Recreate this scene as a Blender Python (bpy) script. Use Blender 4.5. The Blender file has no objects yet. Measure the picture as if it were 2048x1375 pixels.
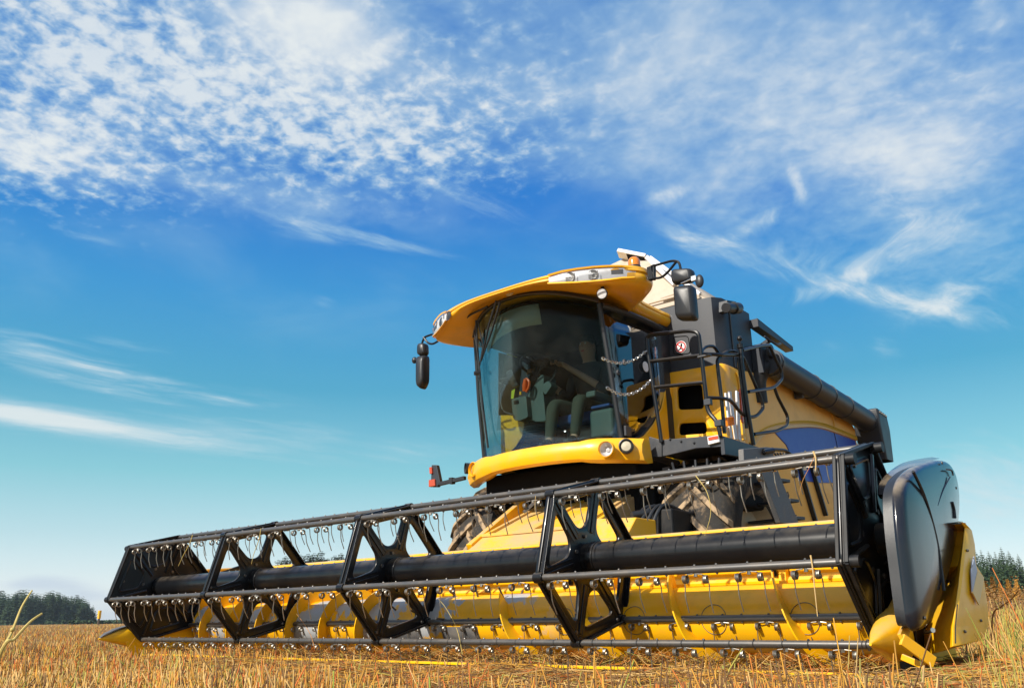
import bpy, bmesh, math, random
import numpy as np
from mathutils import Vector, Matrix, Euler
random.seed(7); RNG = np.random.default_rng(11)
C = bpy.context.scene.collection
R_ = math.radians

# ------------------------------------------------------------------ camera
FPX = 1678.585
PITCH, YAW, ROLL = .3125, -.6853, -.0175
CAMP = np.array([1.4784, -4.835, 0.5])
_F = np.array([math.sin(YAW)*math.cos(PITCH), math.cos(YAW)*math.cos(PITCH), math.sin(PITCH)])
_Rr = np.array([math.cos(YAW), -math.sin(YAW), 0.]); _U = np.cross(_Rr, _F)
_r = math.cos(ROLL)*_Rr + math.sin(ROLL)*_U; _u = -math.sin(ROLL)*_Rr + math.cos(ROLL)*_U
def ray(x, y): return _F + _r*(x-1024)/FPX - _u*(y-687.5)/FPX
def _on(ax, v, x, y):
    d = ray(x, y); t = (v-CAMP[ax])/d[ax]; return Vector(CAMP+d*t)
def onx(v, x, y): return _on(0, v, x, y)
def ony(v, x, y): return _on(1, v, x, y)
def onz(v, x, y): return _on(2, v, x, y)
cam = bpy.data.cameras.new('camera'); co = bpy.data.objects.new('camera', cam); C.objects.link(co)
cam.sensor_width = 36; cam.lens = FPX/2048*36; cam.clip_start = .05; cam.clip_end = 6000
m = Matrix(((_r[0], _u[0], -_F[0], CAMP[0]), (_r[1], _u[1], -_F[1], CAMP[1]), (_r[2], _u[2], -_F[2], CAMP[2]), (0, 0, 0, 1)))
co.matrix_world = m; bpy.context.scene.camera = co

# ------------------------------------------------------------------ light
SUN_AZ, SUN_EL = R_(9), R_(36)        # azimuth measured from -Y towards -X
sdir = Vector((-math.sin(SUN_AZ)*math.cos(SUN_EL), -math.cos(SUN_AZ)*math.cos(SUN_EL), math.sin(SUN_EL)))
sl = bpy.data.lights.new('sun', 'SUN'); sl.energy = 5.0; sl.angle = R_(.5); sl.color = (1, .93, .82)
so = bpy.data.objects.new('sun', sl); C.objects.link(so); so.rotation_euler = (-sdir).to_track_quat('-Z', 'Y').to_euler()
vs = bpy.context.scene.view_settings
vs.view_transform = 'Standard'; vs.look = 'None'; vs.gamma = 1; vs.use_curve_mapping = False; vs.exposure = 0.28

# ------------------------------------------------------------------ sky
W = bpy.data.worlds.new('World'); bpy.context.scene.world = W; W.use_nodes = True
nt = W.node_tree; nt.nodes.clear()
class NX:
    """tiny node-expression helper"""
    def __init__(s, nt): s.nt = nt
    def link(s, v, sock):
        if isinstance(v, bpy.types.NodeSocket): s.nt.links.new(v, sock)
        else: sock.default_value = v
    def m(s, op, *a, clamp=False):
        n = s.nt.nodes.new('ShaderNodeMath'); n.operation = op; n.use_clamp = clamp
        for i, v in enumerate(a): s.link(v, n.inputs[i])
        return n.outputs[0]
    def noise(s, vec, scale, detail=4, rough=.55, dist=0, dim='3D'):
        n = s.nt.nodes.new('ShaderNodeTexNoise'); n.noise_dimensions = dim
        s.nt.links.new(vec, n.inputs['Vector'])
        n.inputs['Scale'].default_value = scale; n.inputs['Detail'].default_value = detail
        n.inputs['Roughness'].default_value = rough; n.inputs['Distortion'].default_value = dist
        return n.outputs['Fac']
    def comb(s, x, y, z=0.):
        n = s.nt.nodes.new('ShaderNodeCombineXYZ')
        for i, v in enumerate((x, y, z)): s.link(v, n.inputs[i])
        return n.outputs[0]
    def ramp(s, f, stops, interp='LINEAR'):
        n = s.nt.nodes.new('ShaderNodeValToRGB'); n.color_ramp.interpolation = interp
        e = n.color_ramp.elements
        while len(e) < len(stops): e.new(.5)
        for i, (p, c) in enumerate(stops):
            e[i].position = p; e[i].color = c if len(c) == 4 else (*c, 1)
        s.link(f, n.inputs[0]); return n.outputs[0]
    def mix(s, f, a, b, mode='MIX'):
        n = s.nt.nodes.new('ShaderNodeMix'); n.data_type = 'RGBA'; n.blend_type = mode
        s.link(f, n.inputs[0])
        for v, i in ((a, 6), (b, 7)):
            if isinstance(v, tuple) and len(v) == 3: v = (*v, 1)
            s.link(v, n.inputs[i])
        return n.outputs[2]
    def step(s, x, a, b):
        n = s.nt.nodes.new('ShaderNodeMapRange'); n.interpolation_type = 'SMOOTHSTEP'
        s.link(x, n.inputs[0]); n.inputs[1].default_value = a; n.inputs[2].default_value = b
        return n.outputs[0]
x = NX(nt)
tc = nt.nodes.new('ShaderNodeTexCoord'); D = tc.outputs['Generated']
sp = nt.nodes.new('ShaderNodeSeparateXYZ'); nt.links.new(D, sp.inputs[0])
dx, dy, dz = sp.outputs
EL = x.m('ARCSINE', dz); AZ = x.m('ARCTAN2', dx, dy)
skyt = nt.nodes.new('ShaderNodeTexSky'); skyt.sky_type = 'NISHITA'; skyt.sun_disc = False
skyt.sun_elevation = SUN_EL; skyt.sun_rotation = math.atan2(sdir.x, sdir.y)
skyt.air_density = 1.0; skyt.dust_density = .6; skyt.ozone_density = 2.0
def azel(px, py):
    d = ray(px, py); d = d/np.linalg.norm(d); return math.atan2(d[0], d[1]), math.asin(d[2])
def blob(px, py, ex, ey, wid, amp):
    """soft cloud bank in the sky: centre, end of its long axis, half width (given as viewing directions)"""
    a0, e0 = azel(px, py); a1, e1 = azel(ex, ey)
    c = math.cos(e0); ux, uy = (a1-a0)*c, e1-e0; L = math.hypot(ux, uy); ux /= L; uy /= L; w = wid/1800
    A = x.m('MULTIPLY', x.m('SUBTRACT', AZ, a0), c); E = x.m('SUBTRACT', EL, e0)
    p = x.m('DIVIDE', x.m('ADD', x.m('MULTIPLY', A, ux), x.m('MULTIPLY', E, uy)), L)
    q = x.m('DIVIDE', x.m('SUBTRACT', x.m('MULTIPLY', E, ux), x.m('MULTIPLY', A, uy)), w)
    r2 = x.m('ADD', x.m('MULTIPLY', p, p), x.m('MULTIPLY', q, q))
    return x.m('MULTIPLY', x.m('EXPONENT', x.m('MULTIPLY', r2, -1.)), amp)
def total(bl):
    t = None
    for b in bl:
        v = blob(*b); t = v if t is None else x.m('ADD', t, v)
    return t
inv = x.m('DIVIDE', 1., x.m('ADD', x.m('MAXIMUM', dz, 0.), .12))
PX, PY = x.m('MULTIPLY', dx, inv), x.m('MULTIPLY', dy, inv)
PL = x.comb(PX, PY)
# rotate so that one axis runs along the cirrus streaks
ca, sa = math.cos(R_(76)), math.sin(R_(76))
S1 = x.m('ADD', x.m('MULTIPLY', PX, ca), x.m('MULTIPLY', PY, sa)); S2 = x.m('SUBTRACT', x.m('MULTIPLY', PY, ca), x.m('MULTIPLY', PX, sa))
warp = x.noise(PL, 2.2, 3, .5)
PW = x.comb(x.m('ADD', S1, x.m('MULTIPLY', warp, .35)), x.m('MULTIPLY', x.m('ADD', S2, x.m('MULTIPLY', warp, .16)), 3.6))
puff = x.noise(PL, 24, 3, .55, .25); puff2 = x.noise(PL, 55, 3, .6)
cb_, sb_ = math.cos(R_(118)), math.sin(R_(118))
T1 = x.m('ADD', x.m('MULTIPLY', PX, cb_), x.m('MULTIPLY', PY, sb_)); T2 = x.m('SUBTRACT', x.m('MULTIPLY', PY, cb_), x.m('MULTIPLY', PX, sb_))
PW2 = x.comb(x.m('ADD', T1, x.m('MULTIPLY', warp, .6)), x.m('MULTIPLY', x.m('ADD', T2, x.m('MULTIPLY', warp, .35)), 3.0), 3.7)
wisp2 = x.noise(PW2, 3.6, 6, .62, .25)
big = x.noise(PL, 2.6, 5, .55, .35); wisp = x.noise(PW, 3.4, 6, .64, .12)
mackerel = total([(900, 60, 1500, 60, 230, .40), (1900, 100, 2150, 160, 200, .30), (90, 200, 420, 330, 210, .86), (40, 300, 300, 330, 80, .5), (450, 170, 800, 330, 150, .80), (760, 290, 1100, 330, 90, .45), (120, 60, 330, 110, 90, .5), (820, 240, 1150, 250, 110, .45)])
sheet = total([(1500, 415, 1720, 420, 60, .5), (1860, 450, 2080, 450, 100, .65), (1640, 545, 1860, 590, 40, .5), (1500, 250, 1800, 290, 110, .5), (120, 330, 420, 365, 45, .75), (560, 395, 820, 430, 40, .55), (1800, 330, 2080, 370, 120, .55), (650, 60, 950, 150, 110, 1.25), (330, 20, 600, 40, 70, .9), (1250, 110, 1800, 60, 190, .78), (1750, 200, 2100, 300, 170, .70), (20, 275, 200, 300, 70, 1.15), (880, 330, 1250, 300, 70, .35), (500, 390, 760, 425, 50, .45), (1050, 200, 1300, 240, 90, .5), (1960, 80, 2150, 120, 220, .6)])
streak = total([(1420, 500, 1540, 535, 22, .75), (1600, 545, 1700, 575, 26, .55), (1740, 592, 1850, 628, 18, .7), (1900, 620, 2040, 650, 22, .5), (30, 690, 110, 700, 22, .5), (620, 470, 760, 490, 14, .5), (1820, 610, 1960, 640, 28, .5), (720, 475, 900, 512, 16, .9), (940, 395, 1090, 455, 28, .7), (650, 606, 680, 618, 18, .5), (180, 475, 250, 495, 13, .5),
                (50, 700, 150, 730, 36, .78), (200, 742, 300, 772, 26, .78), (380, 790, 620, 815, 30, .6), (240, 690, 330, 705, 14, .6), (1765, 690, 1800, 710, 24, .55), (1667, 690, 1690, 700, 10, .3), (1960, 560, 2080, 590, 60, .5), (1400, 470, 1500, 510, 30, .5)])
hook = total([(1592, 362, 1576, 322, 13, .9), (1510, 450, 1596, 398, 18, .9), (1330, 395, 1420, 362, 24, .6), (1760, 400, 1860, 470, 40, .6), (1860, 470, 1990, 400, 34, .6), (1720, 540, 1830, 500, 34, .55), (1930, 575, 2060, 500, 28, 1.0), (1600, 510, 1720, 530, 34, .45), (1660, 575, 1760, 545, 20, .6)])
low = total([(170, 850, 480, 893, 24, 1.0), (0, 822, 170, 842, 24, .75), (500, 880, 820, 905, 45, .4), (1930, 930, 2120, 900, 60, .55), (1990, 1010, 2140, 1010, 55, .6), (860, 905, 1000, 900, 24, .35), (520, 1035, 650, 1045, 12, .35), (600, 860, 850, 880, 25, .25)])
cum = total([(60, 1165, 130, 1162, 16, .5), (160, 1185, 240, 1195, 22, .5)])
dens_m = x.m('MULTIPLY', x.step(x.m('ADD', x.m('ADD', x.m('MULTIPLY', puff, .8), x.m('MULTIPLY', puff2, .25)), x.m('MULTIPLY', mackerel, .24)), .60, .98), x.m('MULTIPLY', x.step(mackerel, .05, .6), .82))
dens_s = x.m('MULTIPLY', x.step(x.m('ADD', x.m('ADD', x.m('MULTIPLY', big, .80), x.m('MULTIPLY', puff, .40)), x.m('MULTIPLY', sheet, .34)), .50, 1.50), x.m('MULTIPLY', x.step(sheet, .02, .45), .92))
dens_w = x.m('MULTIPLY', x.step(x.m('ADD', wisp, x.m('MULTIPLY', streak, .26)), .50, 1.06), x.m('MULTIPLY', x.step(streak, .02, .6), .88))
dens_h = x.m('MULTIPLY', x.step(x.m('ADD', wisp2, x.m('MULTIPLY', hook, .26)), .48, 1.02), x.m('MULTIPLY', x.step(hook, .02, .55), .85))
dens_l = x.m('MULTIPLY', x.step(x.m('ADD', x.m('MULTIPLY', wisp, .62), x.m('MULTIPLY', low, .50)), .40, 1.08), .88)
veil = x.m('MULTIPLY', x.step(x.m('ADD', big, x.m('MULTIPLY', EL, .25)), .50, .95), x.m('MULTIPLY', x.step(EL, .18, .62), .50))
keep = x.m('MULTIPLY', x.m('MULTIPLY', x.m('SUBTRACT', 1., dens_m), x.m('SUBTRACT', 1., dens_s)), x.m('MULTIPLY', x.m('SUBTRACT', 1., dens_w), x.m('SUBTRACT', 1., dens_l)))
keep = x.m('MULTIPLY', x.m('MULTIPLY', keep, x.m('SUBTRACT', 1., veil)), x.m('SUBTRACT', 1., dens_h))
cloud = x.m('SUBTRACT', 1., keep, clamp=True)
# clear-air colour by height above the horizon (deep autumn blue overhead, turquoise lower, pale at the rim)
tint = x.ramp(x.m('DIVIDE', EL, .75), [(0., (.80, .82, .84)), (.05, (.70, .77, .80)), (.12, (.47, .65, .69)), (.21, (.25, .55, .60)), (.34, (.095, .38, .54)), (.48, (.056, .310, .60)), (.62, (.032, .215, .60)), (.93, (.034, .195, .56))])
# unseen bright cloud overhead and behind, and sun haze, added to whiten the fill light
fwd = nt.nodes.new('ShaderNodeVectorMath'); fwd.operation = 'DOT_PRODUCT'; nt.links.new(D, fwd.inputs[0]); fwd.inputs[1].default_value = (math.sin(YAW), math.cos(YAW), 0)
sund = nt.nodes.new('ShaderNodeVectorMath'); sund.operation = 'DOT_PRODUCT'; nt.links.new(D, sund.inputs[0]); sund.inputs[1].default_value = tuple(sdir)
fill_cloud = x.m('MULTIPLY', x.m('MAXIMUM', x.step(EL, .80, 1.15), x.step(fwd.outputs['Value'], .10, -.45)), x.step(x.m('ADD', big, x.m('MULTIPLY', puff, .3)), .40, .85))
fill_halo = x.m('MULTIPLY', x.m('POWER', x.m('MAXIMUM', sund.outputs['Value'], 0.), 6.), .6)
nish = x.mix(1., skyt.outputs[0], tint, 'MULTIPLY')
blend = x.mix(.05, tint, nish)
CLOUDCOL = x.mix(x.step(EL, .05, .30), (.78, .85, .86), x.mix(x.step(cloud, .30, .95), (.47, .70, .82), (.84, .89, .89)))
skycol = x.mix(cloud, blend, CLOUDCOL)
skycol = x.mix(x.m('MULTIPLY', fill_cloud, .55), skycol, (.95, .94, .90)); skycol = x.mix(fill_halo, skycol, (1.25, 1.15, .98))
skycol = x.mix(x.m('MULTIPLY', x.step(x.m('ADD', x.m('MULTIPLY', big, .4), cum), .32, .8), .6), skycol, (.56, .66, .80))
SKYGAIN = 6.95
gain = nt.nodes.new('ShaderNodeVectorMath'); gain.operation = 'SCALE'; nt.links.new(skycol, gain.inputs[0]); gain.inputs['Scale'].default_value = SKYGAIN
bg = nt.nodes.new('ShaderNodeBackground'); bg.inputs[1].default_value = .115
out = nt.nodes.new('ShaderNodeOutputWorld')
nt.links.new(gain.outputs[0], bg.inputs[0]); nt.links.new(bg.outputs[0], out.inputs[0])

# ------------------------------------------------------------------ materials
MATS = {}
def mat(name, col, rough=.5, metal=0., coat=0., dirt=None, dirt_amt=.35, dirt_scale=3., dirt_lo=.46, bump=0., bump_scale=40., spec=.5, second=None, second_scale=4., second_lo=.5, second_hi=.56, grain=.0, coat_rough=.06, fade_x=None, film=0.):
    mt = bpy.data.materials.new(name); mt.use_nodes = True; t = mt.node_tree; n = NX(t)
    b = t.nodes['Principled BSDF']; tcn = t.nodes.new('ShaderNodeTexCoord'); V = tcn.outputs['Object']
    c = (*col, 1)
    colsock = None
    if second is not None:
        f = n.step(n.noise(V, second_scale, 6, .62, .3), second_lo, second_hi)
        if fade_x:
            sx_ = t.nodes.new('ShaderNodeSeparateXYZ'); t.links.new(V, sx_.inputs[0]); f = n.m('MULTIPLY', f, n.step(sx_.outputs[0], fade_x[1], fade_x[0]))
        colsock = n.mix(f, col, second)
    if dirt is not None:
        f = n.m('MULTIPLY', n.step(n.noise(V, dirt_scale, 8, .68), dirt_lo, dirt_lo+.26), dirt_amt)
        colsock = n.mix(f, colsock if colsock is not None else col, dirt)
        r = n.m('ADD', n.m('MULTIPLY', f, .45), rough, clamp=True); t.links.new(r, b.inputs['Roughness'])
    else:
        f = n.noise(V, 9, 5, .6); r = n.m('ADD', n.m('MULTIPLY', n.m('SUBTRACT', f, .5), .18), rough, clamp=True); t.links.new(r, b.inputs['Roughness'])
    if grain:
        g = n.noise(V, 120, 3, .6); colsock = n.mix(n.m('MULTIPLY', n.step(g, .5, .75), grain), colsock if colsock is not None else col, tuple(min(1, v*2.4+.03) for v in col))
    if film:                                  # dust settled on faces that look up
        ge = t.nodes.new('ShaderNodeNewGeometry'); sz_ = t.nodes.new('ShaderNodeSeparateXYZ'); t.links.new(ge.outputs['Normal'], sz_.inputs[0])
        ff = n.m('MULTIPLY', n.m('MULTIPLY', n.step(sz_.outputs[2], .35, .9), n.step(n.noise(V, 6, 7, .7), .28, .62)), film)
        colsock = n.mix(ff, colsock if colsock is not None else col, (.46, .36, .24))
    if colsock is None: b.inputs['Base Color'].default_value = c
    else: t.links.new(colsock, b.inputs['Base Color'])
    b.inputs['Metallic'].default_value = metal; b.inputs['Coat Weight'].default_value = coat; b.inputs['Coat Roughness'].default_value = coat_rough
    b.inputs['Specular IOR Level'].default_value = spec
    if bump:
        bn = t.nodes.new('ShaderNodeBump'); bn.inputs['Strength'].default_value = bump; bn.inputs['Distance'].default_value = .01
        t.links.new(n.noise(V, bump_scale, 4, .6), bn.inputs['Height']); t.links.new(bn.outputs[0], b.inputs['Normal'])
    MATS[name] = mt; return mt
YEL = (.88, .44, .004)
mat('yellow_paint', YEL, .40, coat=.12, spec=.35, film=.75, dirt=(.50, .33, .10), dirt_amt=.22, dirt_scale=2.2)
mat('yellow_cab', (.92, .455, .004), .33, coat=.35, film=.25, dirt=(.55, .36, .12), dirt_amt=.32, dirt_scale=3.5)
mat('yellow_header', (.95, .52, .003), .40, coat=.15, spec=.35, film=.45, dirt=(.42, .24, .05), dirt_amt=.35, dirt_scale=2.6)
mat('yellow_dusty', (.80, .45, .012), .5, dirt=(.50, .34, .18), dirt_amt=.92, dirt_scale=1.7, dirt_lo=.33)
mat('auger_worn', (.90, .45, .004), .34, second=(.40, .42, .44), second_scale=2.0, second_lo=.50, second_hi=.52, fade_x=(-2.9, -2.3), dirt=(.35, .22, .06), dirt_amt=.3, dirt_scale=5)
mat('black_paint', (.006, .0065, .008), .28, film=.14, coat=.12, spec=.35, dirt=(.09, .07, .05), dirt_amt=.09, dirt_scale=4)
mat('floor_worn_shaded', (.16, .11, .05), .6, second=(.07, .06, .05), second_scale=5., second_lo=.45, second_hi=.6, dirt=(.28, .19, .08), dirt_amt=.6, dirt_scale=11)  # worn, dirty floor; the shadow below the reel is darkened into the colour too
mat('black_matt', (.009, .010, .012), .5, spec=.3, dirt=(.10, .085, .07), dirt_amt=.25, dirt_scale=5)
mat('black_plastic', (.018, .020, .024), .42, bump=.08, bump_scale=180)
mat('shield_black', (.009, .011, .017), .17, film=.5, coat=.3, spec=.4, dirt=(.13, .11, .09), dirt_amt=.16, dirt_scale=3, coat_rough=.1)
mat('dark_grey', (.030, .034, .043), .42, film=.4, dirt=(.12, .11, .10), dirt_amt=.25, dirt_scale=3)
mat('tank_grey', (.022, .026, .036), .42, coat=.0, spec=.4, dirt=(.12, .11, .10), dirt_amt=.18, dirt_scale=1.7)
mat('dusty_metal', (.10, .10, .105), .6, dirt=(.24, .21, .17), dirt_amt=.6, dirt_scale=6, grain=.35)
mat('bat_steel', (.13, .125, .12), .36, film=.35, metal=.65, dirt=(.13, .10, .075), dirt_amt=.5, dirt_scale=7)
mat('wire_steel', (.36, .335, .29), .40, metal=.9, dirt=(.30, .20, .12), dirt_amt=.5, dirt_scale=30)
mat('bright_steel', (.62, .62, .60), .28, metal=1.)
mat('tan_panel', (.86, .51, .14), .5, coat=.05, spec=.3, dirt=(.42, .32, .19), dirt_amt=.4, dirt_scale=1.2)
mat('ochre_panel', (.70, .38, .02), .36, coat=.3)
mat('blue_panel', (.035, .075, .42), .42, coat=.1, spec=.3)
mat('beige_sheet', (.47, .40, .32), .62, dirt=(.36, .28, .19), dirt_amt=.75, dirt_scale=2.5, bump=.35, bump_scale=9)
mat('white_metal', (.72, .72, .74), .4, dirt=(.40, .36, .30), dirt_amt=.4, dirt_scale=6)
mat('rubber', (.022, .020, .018), .85, second=(.26, .18, .11), second_scale=5., second_lo=.52, second_hi=.66, dirt=(.15, .11, .07), dirt_amt=.5, dirt_scale=9, bump=.5, bump_scale=35, grain=.3)
mat('mud_rubber', (.045, .036, .028), .9, second=(.40, .28, .165), second_scale=7., second_lo=.40, second_hi=.56, bump=.7, bump_scale=28, grain=.3)
mat('rim_cream', (.55, .50, .38), .5, dirt=(.30, .23, .15), dirt_amt=.8)
mat('interior_dark', (.007, .007, .008), .8, spec=.15)
mat('interior_grey', (.075, .105, .10), .55, bump=.1, bump_scale=90)
mat('interior_pale', (.34, .37, .33), .6)
mat('seat_blue', (.02, .06, .22), .8)
mat('lime_sticker', (.50, .56, .01), .5)
mat('orange_plastic', (.85, .11, .01), .4)
mat('white_sticker', (.78, .78, .78), .45)
mat('red_sticker', (.62, .03, .03), .45)
mat('cream_sticker', (.82, .62, .26), .5)
mat('greyblue_sticker', (.36, .42, .55), .42)
mat('skin', (.52, .29, .20), .55)
mat('hair', (.03, .02, .014), .7)
mat('shirt', (.030, .034, .045), .85, bump=.3, bump_scale=60)
mat('trousers', (.055, .056, .040), .85, bump=.3, bump_scale=60)
mat('shoe', (.02, .018, .016), .6)
mat('straw_loose', (.58, .40, .17), .7)
def glassy(name, tr, refl=1., rough=.02, tintc=(1, 1, 1), dust=0.):
    mt = bpy.data.materials.new(name); mt.use_nodes = True; t = mt.node_tree; t.nodes.clear()
    a = t.nodes.new('ShaderNodeBsdfTransparent'); a.inputs[0].default_value = (*tr, 1)
    g = t.nodes.new('ShaderNodeBsdfGlossy'); g.inputs[0].default_value = (*tintc, 1); g.inputs['Roughness'].default_value = rough
    f = t.nodes.new('ShaderNodeFresnel'); f.inputs[0].default_value = 1.5
    mm = t.nodes.new('ShaderNodeMath'); mm.operation = 'MULTIPLY'; mm.inputs[1].default_value = refl; t.links.new(f.outputs[0], mm.inputs[0])
    mx = t.nodes.new('ShaderNodeMixShader'); t.links.new(mm.outputs[0], mx.inputs[0]); t.links.new(a.outputs[0], mx.inputs[1]); t.links.new(g.outputs[0], mx.inputs[2])
    if dust:
        n = NX(t); tcg = t.nodes.new('ShaderNodeTexCoord'); df = t.nodes.new('ShaderNodeBsdfDiffuse'); df.inputs[0].default_value = (.45, .40, .32, 1)
        fd = n.m('MULTIPLY', n.step(n.noise(tcg.outputs['Object'], 4.5, 8, .7), .42, .75), dust)
        m2 = t.nodes.new('ShaderNodeMixShader'); t.links.new(fd, m2.inputs[0]); t.links.new(mx.outputs[0], m2.inputs[1]); t.links.new(df.outputs[0], m2.inputs[2]); mx = m2
    o = t.nodes.new('ShaderNodeOutputMaterial'); t.links.new(mx.outputs[0], o.inputs[0]); MATS[name] = mt; return mt
glassy('cab_glass', (.72, .81, .80), .17, dust=.016)
glassy('door_glass', (.50, .59, .66), 2.3)
glassy('lamp_glass', (.90, .91, .92), .5, .05)
glassy('mirror_glass', (.3, .3, .3), 6)
def amber(name, col):
    mt = mat(name, col, .2, coat=.6); b = mt.node_tree.nodes['Principled BSDF']
    b.inputs['Transmission Weight'].default_value = .35; return mt
amber('amber_lens', (.95, .30, .01)); amber('red_lens', (.75, .10, .03))

# ------------------------------------------------------------------ mesh builder
class MB:
    def __init__(s): s.v = []; s.f = []; s.mi = []; s.cur = 0; s.pc = []
    def add(s, vs, fs):
        s.pc.append((len(s.v), len(vs), len(s.f), len(fs))); o = len(s.v); s.v += [tuple(p) for p in vs]; s.f += [tuple(i+o for i in f) for f in fs]; s.mi += [s.cur]*len(fs); return s
    def box(s, c, size, rot=None):
        c = Vector(c); hx, hy, hz = [k/2 for k in size]
        vs = [Vector((a*hx, b*hy, d*hz)) for d in (-1, 1) for b in (-1, 1) for a in (-1, 1)]
        if rot is not None:
            M = rot if isinstance(rot, Matrix) else Euler(rot).to_matrix(); vs = [M @ p for p in vs]
        return s.add([p+c for p in vs], [(0, 2, 3, 1), (4, 5, 7, 6), (0, 1, 5, 4), (2, 6, 7, 3), (0, 4, 6, 2), (1, 3, 7, 5)])
    def span(s, a, b):
        a, b = Vector(a), Vector(b); return s.box((a+b)/2, [abs(k) for k in (b-a)])
    def bar(s, a, b, w, h, up=(0, 0, 1)):
        a, b = Vector(a), Vector(b); d = (b-a); L = d.length; d.normalize(); up = Vector(up)
        sx = d.cross(up)
        if sx.length < 1e-4: sx = d.cross(Vector((1, 0, 0)))
        sx.normalize(); uz = sx.cross(d)
        return s.box((a+b)/2, (w, L, h), Matrix((sx, d, uz)).transposed())
    def tube(s, pts, r, n=8, closed=False, caps=True):
        pts = [Vector(p) for p in pts]; N = len(pts); rs = r if isinstance(r, (list, tuple)) else [r]*N
        T = []
        for i in range(N):
            if closed: t = pts[(i+1) % N]-pts[i-1]
            else: t = pts[min(i+1, N-1)]-pts[max(i-1, 0)]
            T.append(t.normalized())
        ref = Vector((0, 0, 1)) if abs(T[0].z) < .9 else Vector((1, 0, 0)); nn = T[0].cross(ref).normalized(); vs = []
        for i in range(N):
            nn = (nn - T[i]*nn.dot(T[i])); nn = nn.normalized() if nn.length > 1e-6 else T[i].orthogonal().normalized()
            bb = T[i].cross(nn)
            vs += [pts[i]+(nn*math.cos(2*math.pi*k/n)+bb*math.sin(2*math.pi*k/n))*rs[i] for k in range(n)]
        fs = []
        for i in range(N if closed else N-1):
            a, b = i*n, ((i+1) % N)*n
            fs += [(a+k, a+(k+1) % n, b+(k+1) % n, b+k) for k in range(n)]
        if caps and not closed: fs += [tuple(range(n-1, -1, -1)), tuple((N-1)*n+k for k in range(n))]
        return s.add(vs, fs)
    def cyl(s, a, b, r0, r1=None, n=20): return s.tube([a, b], [r0, r0 if r1 is None else r1], n)
    def loft(s, rings, closed=True, cap0=True, cap1=True):
        n = len(rings[0]); vs = [p for r in rings for p in r]; fs = []
        for i in range(len(rings)-1):
            for k in range(n if closed else n-1): fs.append((i*n+k, i*n+(k+1) % n, (i+1)*n+(k+1) % n, (i+1)*n+k))
        if cap0: fs.append(tuple(range(n-1, -1, -1)))
        if cap1: fs.append(tuple((len(rings)-1)*n+k for k in range(n)))
        return s.add(vs, fs)
    def lathe(s, c, axis, prof, n=24, closed_prof=False):
        """prof: list of (along, radius) about axis through c"""
        c = Vector(c); ax = Vector(axis).normalized(); u = ax.orthogonal().normalized(); w = ax.cross(u)
        rings = [[c+ax*a+(u*math.cos(2*math.pi*k/n)+w*math.sin(2*math.pi*k/n))*max(r, 1e-4) for k in range(n)] for a, r in prof]
        if closed_prof: rings.append(rings[0])
        return s.loft(rings, True, False, False)
    def poly(s, pts, thick):
        """flat polygon with real thickness; thick = vector"""
        pts = [Vector(p) for p in pts]; t = Vector(thick); n = len(pts)
        return s.add(pts+[p+t for p in pts], [tuple(range(n-1, -1, -1)), tuple(range(n, 2*n))]+[(k, (k+1) % n, n+(k+1) % n, n+k) for k in range(n)])
    def sphere(s, c, r, n=16, m_=10, sc=(1, 1, 1)):
        c = Vector(c); rings = []
        for j in range(m_+1):
            t = math.pi*j/m_; rings.append([c+Vector((sc[0]*r*max(math.sin(t), 1e-3)*math.cos(2*math.pi*k/n), sc[1]*r*max(math.sin(t), 1e-3)*math.sin(2*math.pi*k/n), -sc[2]*r*math.cos(t))) for k in range(n)])
        return s.loft(rings)
    def each(s, name, material, parent=None, **kw):
        """every piece an object of its own"""
        for v0, nv, f0, nf in s.pc:
            q = MB(); q.add(s.v[v0:v0+nv], [tuple(i-v0 for i in f) for f in s.f[f0:f0+nf]]); q.build(name, material, parent, **kw)
    def build(s, name, material, parent=None, bevel=0., seg=2, sharp=35, subd=0, loc=None):
        me = bpy.data.meshes.new(name); me.from_pydata(s.v, [], s.f); 
        ms = material if isinstance(material, (list, tuple)) else [material]
        for q in ms: me.materials.append(MATS[q])
        if len(ms) > 1: me.polygons.foreach_set('material_index', s.mi)
        bm = bmesh.new(); bm.from_mesh(me); bmesh.ops.recalc_face_normals(bm, faces=bm.faces); bm.to_mesh(me); bm.free()
        me.polygons.foreach_set('use_smooth', [True]*len(me.polygons))
        me.set_sharp_from_angle(angle=R_(sharp)); me.update()
        o = bpy.data.objects.new(name, me); C.objects.link(o)
        if loc is not None: o.location = loc
        if bevel:
            b = o.modifiers.new('bevel', 'BEVEL'); b.width = bevel; b.segments = seg; b.limit_method = 'ANGLE'; b.angle_limit = R_(32); b.harden_normals = True
        if subd:
            q = o.modifiers.new('subd', 'SUBSURF'); q.levels = subd; q.render_levels = subd
        if parent is not None: attach(o, parent)
        return o
def attach(o, parent):
    o.parent = parent; o.matrix_parent_inverse = Matrix.Translation(-wloc(parent))
def wloc(o):
    v = o.location.copy()
    if o.parent: v += wloc(o.parent)+o.matrix_parent_inverse.translation
    return v
def tag(o, label, cat, group=None, kind=None):
    if label: o['label'] = label
    if cat: o['category'] = cat
    if group: o['group'] = group
    if kind: o['kind'] = kind
    return o
def thing(name, label, cat, loc, group=None):
    o = bpy.data.objects.new(name, None); C.objects.link(o); o.location = loc; o.empty_display_size = .2
    return tag(o, label, cat, group)
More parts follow.
